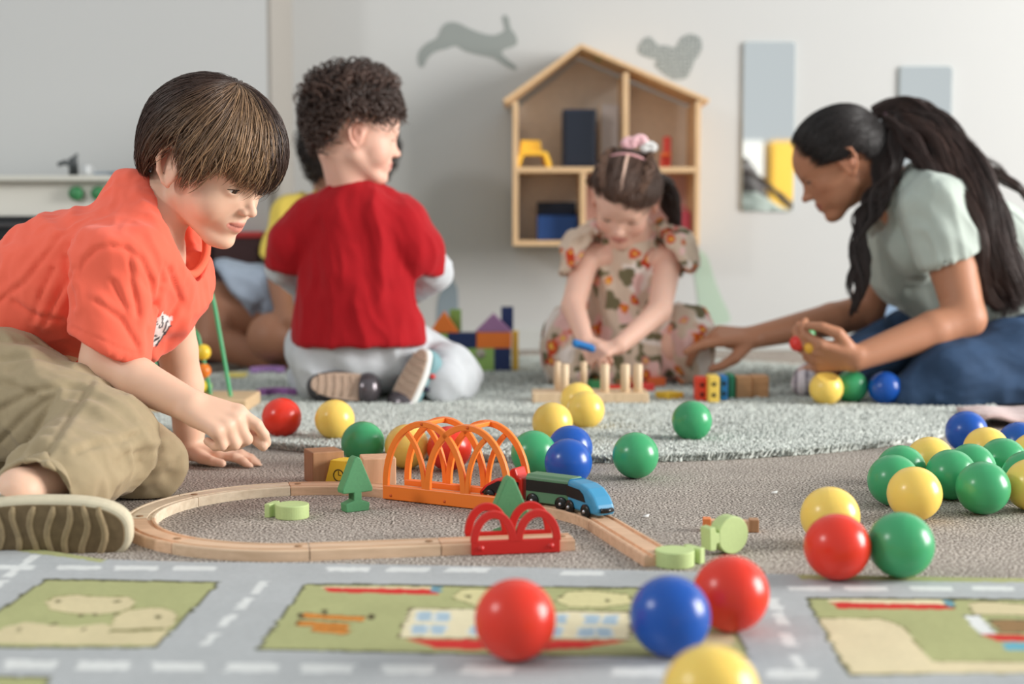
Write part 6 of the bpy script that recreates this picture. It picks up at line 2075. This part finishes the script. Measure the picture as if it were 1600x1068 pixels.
    # shoulder ruffles
    for (x0, y0, x1, y1, sx) in ((928, 362, 900, 425, -1), (1036, 364, 1064, 420, 1)):
        S = Solid(tuple(Z(x0, y0, 3.40) - Vector((0.13, 0.12, 0.17))), tuple(Z(x0, y0, 3.40) + Vector((0.13, 0.12, 0.1))), 0.004)
        S.chain([Z(x0, y0, 3.42), Z((x0 + x1) / 2 + sx * 6, (y0 + y1) / 2 - 8, 3.40), Z(x1, y1, 3.38)], [0.03, 0.04, 0.042], 0.02)
        S.cap(Z(x1, y1 + 20, 3.36), Z(x0, y0 + 20, 3.40), 0.036, 0.03, 0.004, 'sub')
        S.cut(Z(x1, y1 + 6, 3.38), (sx * 0.35, -0.2, -1))
        P, F = S.mesh(1); P = folds(P, F, 0.009, (0.4 * sx, 0.1, -1), 48, 0.15, 50 + sx)
        person_part('ruffle', P, F, Md, root, floral(P, 15))
build_girl()
t = thing('counting_plate', 'blue plate with rounded ends held in the hands of the girl', 'counting plate', W(912, 540, 3.12), 0.3)
link('body', box_mesh('body', 0.052, 0.024, 0.014, z0=False, bev=0.005), mat('plate_28_120_190', (28, 120, 190), 0.5), t)
t.rotation_euler = (0.3, 0.3, 0.2)
link('rim', box_mesh('rim', 0.03, 0.026, 0.006, z0=False, bev=0.002), mat('plate_blue_dark', (16, 70, 130), 0.5), t)

# ================================================================== woman on the right
def build_woman():
    root = person('woman with a long dark ponytail, grey-green T-shirt and jeans sitting on the rug', (1.06, 3.25, 0.0))
    Z = lambda x, y, d=3.25: W(x, y, d)
    f = head_frame(-101, 30, -2, (0.7505, 3.25, 0.525), 0.232)
    nb = Z(1418, 312, 3.28)
    sh_n, el_n, wr_n = Z(1462, 322, 3.13), Z(1508, 498, 3.04), Z(1336, 560, 2.97)
    sh_f, el_f, wr_f = Z(1410, 338, 3.43), Z(1352, 488, 3.46), Z(1176, 527, 3.33)
    S = Solid((0.38, 2.85, 0.0), (1.5, 3.66, 0.74), 0.0055,
              (((f.o[0] - 0.13, f.o[0] + 0.1, 0.0032), (0.42, 0.8, 0.004)), ((f.o[1] - 0.1, f.o[1] + 0.1, 0.0035), (2.92, 3.0, 0.004)), ((f.o[2] - 0.13, f.o[2] + 0.06, 0.0032), (0.06, 0.2, 0.004))))
    head(S, f, lids=0.42, child=False, nose=1.2)
    S.cap(f(0, -0.12, -0.2), nb, 0.047, 0.055, 0.015)
    S.cap(nb, Z(1540, 420, 3.3), 0.07, 0.12, 0.04)
    S.cap(Z(1540, 420, 3.3), Z(1660, 560, 3.32), 0.12, 0.13, 0.04)
    S.cap(sh_n, sh_f, 0.05, 0.05, 0.03)
    S.chain([sh_n, Z(1490, 420, 3.08), el_n], [0.054, 0.050, 0.042], 0.02)
    S.chain([el_n, el_n * 0.7 + wr_n * 0.3, wr_n], [0.042, 0.041, 0.027], 0.015)
    S.chain([sh_f, el_f], [0.052, 0.043], 0.02)
    S.chain([el_f, el_f * 0.7 + wr_f * 0.3, wr_f], [0.043, 0.041, 0.027], 0.015)
    hand(S, wr_n, (-1, 0.02, 0.12), (-0.05, -0.72, -0.62), 1, 0.158, spread=0.2, curls=[(0.6, 0.8, 0.5), (0.6, 0.8, 0.5), (0.62, 0.8, 0.5), (0.66, 0.8, 0.5)],
         thumb=[(0.14, 0.12, -0.05), (0.34, 0.3, -0.08), (0.38, 0.52, -0.13), (0.33, 0.70, -0.17)])
    hand(S, wr_f, (-1, -0.1, 0.02), (0.05, -0.35, 0.95), -1, 0.165, curls=[(0.12, 0.2, 0.15), (0.45, 0.6, 0.3), (0.6, 0.8, 0.4), (0.7, 0.9, 0.4)],
         thumb=[(0.14, 0.12, -0.06), (0.28, 0.3, -0.2), (0.32, 0.48, -0.30), (0.30, 0.62, -0.36)])
    S.chain([Z(1660, 565, 3.3), Z(1590, 570, 3.12), Z(1420, 612, 3.02)], [0.09, 0.065, 0.035], 0.02)
    S.chain([Z(1660, 565, 3.4), Z(1460, 520, 3.5), Z(1292, 580, 3.2), Z(1262, 592, 3.16)], [0.09, 0.065, 0.035, 0.03], 0.02)
    P, F = S.mesh(2); P[:, 2] = np.maximum(P[:, 2], RG)
    person_part('body', P, F, skin_mat('skin_olive'), root, skin_colors(P, (178, 125, 96), f, (160, 90, 78), (188, 116, 88), 0.7))
    fr = rel(f, root)
    eyes(root, fr, (44, 30, 22), look=(0, 1, -0.35))
    face_hair(fr, root, (40, 28, 24), 0.42, bold=1.9)
    # hair pulled back
    c, ru, rl = (0, -0.03, 0.16), (0.372, 0.45, 0.378), 0.42
    pole = (0, -0.975, 0.2)
    def lim(az):
        return np.interp(np.abs(az), [0, 0.3, 0.6, 0.9, 1.2, 1.45, 1.62, 1.76, 1.88, 2.0, 2.4, 3.2], [2.2, 2.2, 2.2, 2.18, 2.18, 2.2, 2.16, 1.95, 1.5, 1.32, 1.28, 1.28])
    v1 = hair_cap(fr, c, ru, rl, pole, lim, 5000, 200, 24, (28, 21, 20), 0.0011, 0.012, 0.0, 1.6, 11, 0.0, None, 0.4)
    v2 = hair_shell(fr, c, ru, rl, pole, lim, (22, 17, 16), 0.995)
    tie = Z(1376, 184, 3.28)
    rt = root.location
    L1 = lock([tie - Vector((0.015, 0, -0.002)), Z(1402, 172, 3.27), Z(1440, 190, 3.24), Z(1490, 240, 3.17), Z(1530, 320, 3.10), Z(1560, 410, 3.07), Z(1584, 490, 3.10)], 0.018, 0.04, 1500, 31, (50, 35, 31), 0.0012, 44, 0.009, 3.4, rt, 0.5, 0.038)
    L2 = lock([tie, Z(1400, 185, 3.25), Z(1395, 240, 3.18), Z(1375, 300, 3.16), Z(1352, 350, 3.15), Z(1344, 420, 3.13), Z(1338, 498, 3.12)], 0.014, 0.012, 460, 33, (42, 30, 27), 0.0011, 34, 0.012, 3.2, rt, 0.4, 0.02)
    L3 = lock([Z(1440, 190, 3.26), Z(1500, 225, 3.24), Z(1560, 270, 3.22), Z(1615, 320, 3.2), Z(1640, 400, 3.2)], 0.008, 0.008, 60, 35, (60, 42, 36), 0.0011, 30, 0.005, 3.0, rt, 0.3, 0.014)
    L4 = lock([tie, Z(1404, 196, 3.25), Z(1440, 214, 3.2), Z(1474, 256, 3.15), Z(1510, 330, 3.09), Z(1530, 420, 3.07), Z(1556, 480, 3.08)], 0.016, 0.03, 800, 37, (62, 43, 37), 0.0012, 40, 0.009, 3.6, rt, 0.5, 0.034)
    L5 = lock([tie - Vector((0.01, 0, 0.008)), Z(1392, 214, 3.22), Z(1400, 252, 3.18), Z(1388, 300, 3.16)], 0.016, 0.01, 300, 39, (48, 34, 31), 0.0012, 26, 0.006, 2.5, rt, 0.4, 0.022)
    L6 = lock([tie - Vector((0.004, 0, 0.004)), Z(1404, 204, 3.21), Z(1428, 232, 3.17), Z(1462, 272, 3.13), Z(1492, 330, 3.09)], 0.016, 0.014, 420, 41, (54, 38, 34), 0.0012, 30, 0.006, 2.5, rt, 0.4, 0.026)
    hair_obj('hair', *join(v1, v2, L1, L2, L3, L4, L5, L6), hair_mat('hair_gloss'), root, 'long dark brown hair in a low ponytail')
    tb = []
    link('hair_tie', tube_mesh('hair_tie', [V3(tie) - V3(rt) + np.array([0.004 + 0.006 * math.sin(a), 0.018 * math.cos(a), 0.018 * math.sin(a)]) for a in np.linspace(0, 6.4, 24)], 0.005, 8), mat('tie_lilac', (170, 130, 150), 0.7), root)
    o = link('hair_tie_charm', lathe_mesh('hair_tie_charm', [(1e-4, -0.006), (0.008, -0.005), (0.012, 0), (0.008, 0.005), (1e-4, 0.006)], 14), mat('charm_white', (234, 234, 236), 0.4), root)
    o.location = Z(1371, 190, 3.255) - root.location
    # T-shirt
    S = Solid((0.66, 2.96, 0.08), (1.5, 3.62, 0.62), 0.005)
    S.chain([Z(1440, 330, 3.28), Z(1530, 400, 3.3), Z(1660, 560, 3.32)], [0.105, 0.13, 0.15], 0.04)
    S.ell(Z(1412, 390, 3.28), (0.085, 0.13, 0.10), None, 0.05)
    S.cap(Z(1420, 440, 3.28), Z(1540, 500, 3.28), 0.06, 0.10, 0.05)
    S.cap(Z(1440, 312, 3.2), Z(1400, 330, 3.4), 0.07, 0.065, 0.04)
    S.cap(sh_n, Z(1492, 430, 3.08), 0.074, 0.066, 0.012)
    S.cap(sh_f, Z(1372, 430, 3.45), 0.07, 0.062, 0.02)
    hd = np.array(Z(1524, 392, 3.08) - Z(1442, 420, 3.08)); n_ = np.cross(hd, (0, 1, 0)); n_ = n_ if n_[2] < 0 else -n_
    S.cut(Z(1484, 406, 3.08), n_, near=(np.array(Z(1492, 440, 3.07)), 0.105))
    S.cut(Z(1376, 405, 3.45), (-0.3, 0, -1), near=(np.array(Z(1370, 440, 3.46)), 0.09))
    S.cap(Z(1484, 402, 3.08), Z(1504, 480, 3.05), 0.044, 0.06, 0.004, 'sub')
    S.cap(f(0, -0.12, -0.25), nb, 0.055, 0.062, 0.01, 'sub')
    S.ell(Z(1372, 338, 3.28), (0.055, 0.075, 0.055), None, 0.015, 'sub')
    P, F = S.mesh(2)
    P = folds(P, F, 0.008, (0.6, 0, -0.8), 15, 0.2, 61); P = folds(P, F, 0.003, (0.3, 0, -0.9), 34, 0.3, 66); P = relax(P, F, 0.5)
    person_part('t_shirt', P, F, mat('sage_cotton', (178, 188, 180), 0.88, 0.12, sheen=0.15, noise=0.03, nscale=30), root, None, 'pale grey-green T-shirt')
    # jeans
    M_j = mat('denim', (52, 72, 99), 0.85, 0.15, noise=0.22, nscale=16, bump=0.2, bscale=700, bdist=0.001)
    S = Solid((0.55, 2.86, 0.0), (1.52, 3.68, 0.34), 0.0052)
    S.ell(Z(1660, 580, 3.34), (0.17, 0.2, 0.13), None, 0.03)
    S.chain([Z(1670, 560, 3.25), Z(1580, 572, 3.06)], [0.12, 0.098], 0.03)
    S.chain([Z(1580, 572, 3.06), Z(1480, 592, 3.0), Z(1424, 618, 2.99)], [0.098, 0.076, 0.046], 0.02)
    S.chain([Z(1650, 560, 3.42), Z(1470, 520, 3.5)], [0.12, 0.085], 0.01)
    S.chain([Z(1470, 520, 3.5), Z(1380, 545, 3.35), Z(1292, 584, 3.2)], [0.085, 0.066, 0.052], 0.02)
    S.cut(Z(1284, 588, 3.19), np.array(Z(1262, 594, 3.14) - Z(1330, 566, 3.27)), near=(np.array(Z(1270, 592, 3.17)), 0.075))
    S.cap(Z(1310, 576, 3.22), Z(1250, 600, 3.13), 0.04, 0.045, 0.004, 'sub')
    P, F = S.mesh(2)
    P = folds(P, F, 0.006, (0.8, 0.3, -0.4), 16, 0.3, 71); P = folds(P, F, 0.002, (0.8, 0, 0.2), 50, 0.4, 76); P = relax(P, F, 0.4)
    P[:, 2] = np.maximum(P[:, 2], RG)
    person_part('jeans', P, F, M_j, root, None, 'blue denim jeans')
    # sock and dark shoe edge
    S = Solid((0.55, 3.0, 0.0), (0.8, 3.3, 0.18), 0.0045)
    S.chain([Z(1296, 582, 3.22), Z(1264, 592, 3.18), Z(1256, 600, 3.13)], [0.036, 0.034, 0.028], 0.01)
    P, F = S.mesh(1); P[:, 2] = np.maximum(P[:, 2], RG)
    q = to_px(P)[0]
    col = np.where((np.mod(q / 17.0, 1.0) < 0.3)[:, None], np.array(srgb(120, 110, 120)), np.array(srgb(214, 206, 212)))
    person_part('sock', P, F, mat('sock_stripe', (214, 206, 212), 0.9, attr=True), root, col, 'striped pale sock')
build_woman()
# small coloured balls in the hand of the woman
for (px, py, Y, r, col, lab) in ((1246, 536, 2.985, 0.017, (222, 52, 44), 'small red bead ball in the cupped hand of the woman'),
                                 (1266, 543, 2.965, 0.013, (232, 176, 60), 'small yellow bead ball in the cupped hand of the woman'),
                                 (1262, 522, 3.01, 0.016, (70, 150, 90), 'small green bead ball held behind the thumb of the woman')):
    me = lathe_mesh('bead_ball', [(1e-4, -r)] + [(r * math.cos(a), r * math.sin(a)) for a in np.linspace(-1.4, 1.4, 16)] + [(1e-4, r)], 24)
    o = link('bead_ball', me, mat('small_ball_%d' % col[0], col, 0.35)); o.location = W(px, py, Y)
    tag(o, lab, 'small ball', 'small balls in the hand')
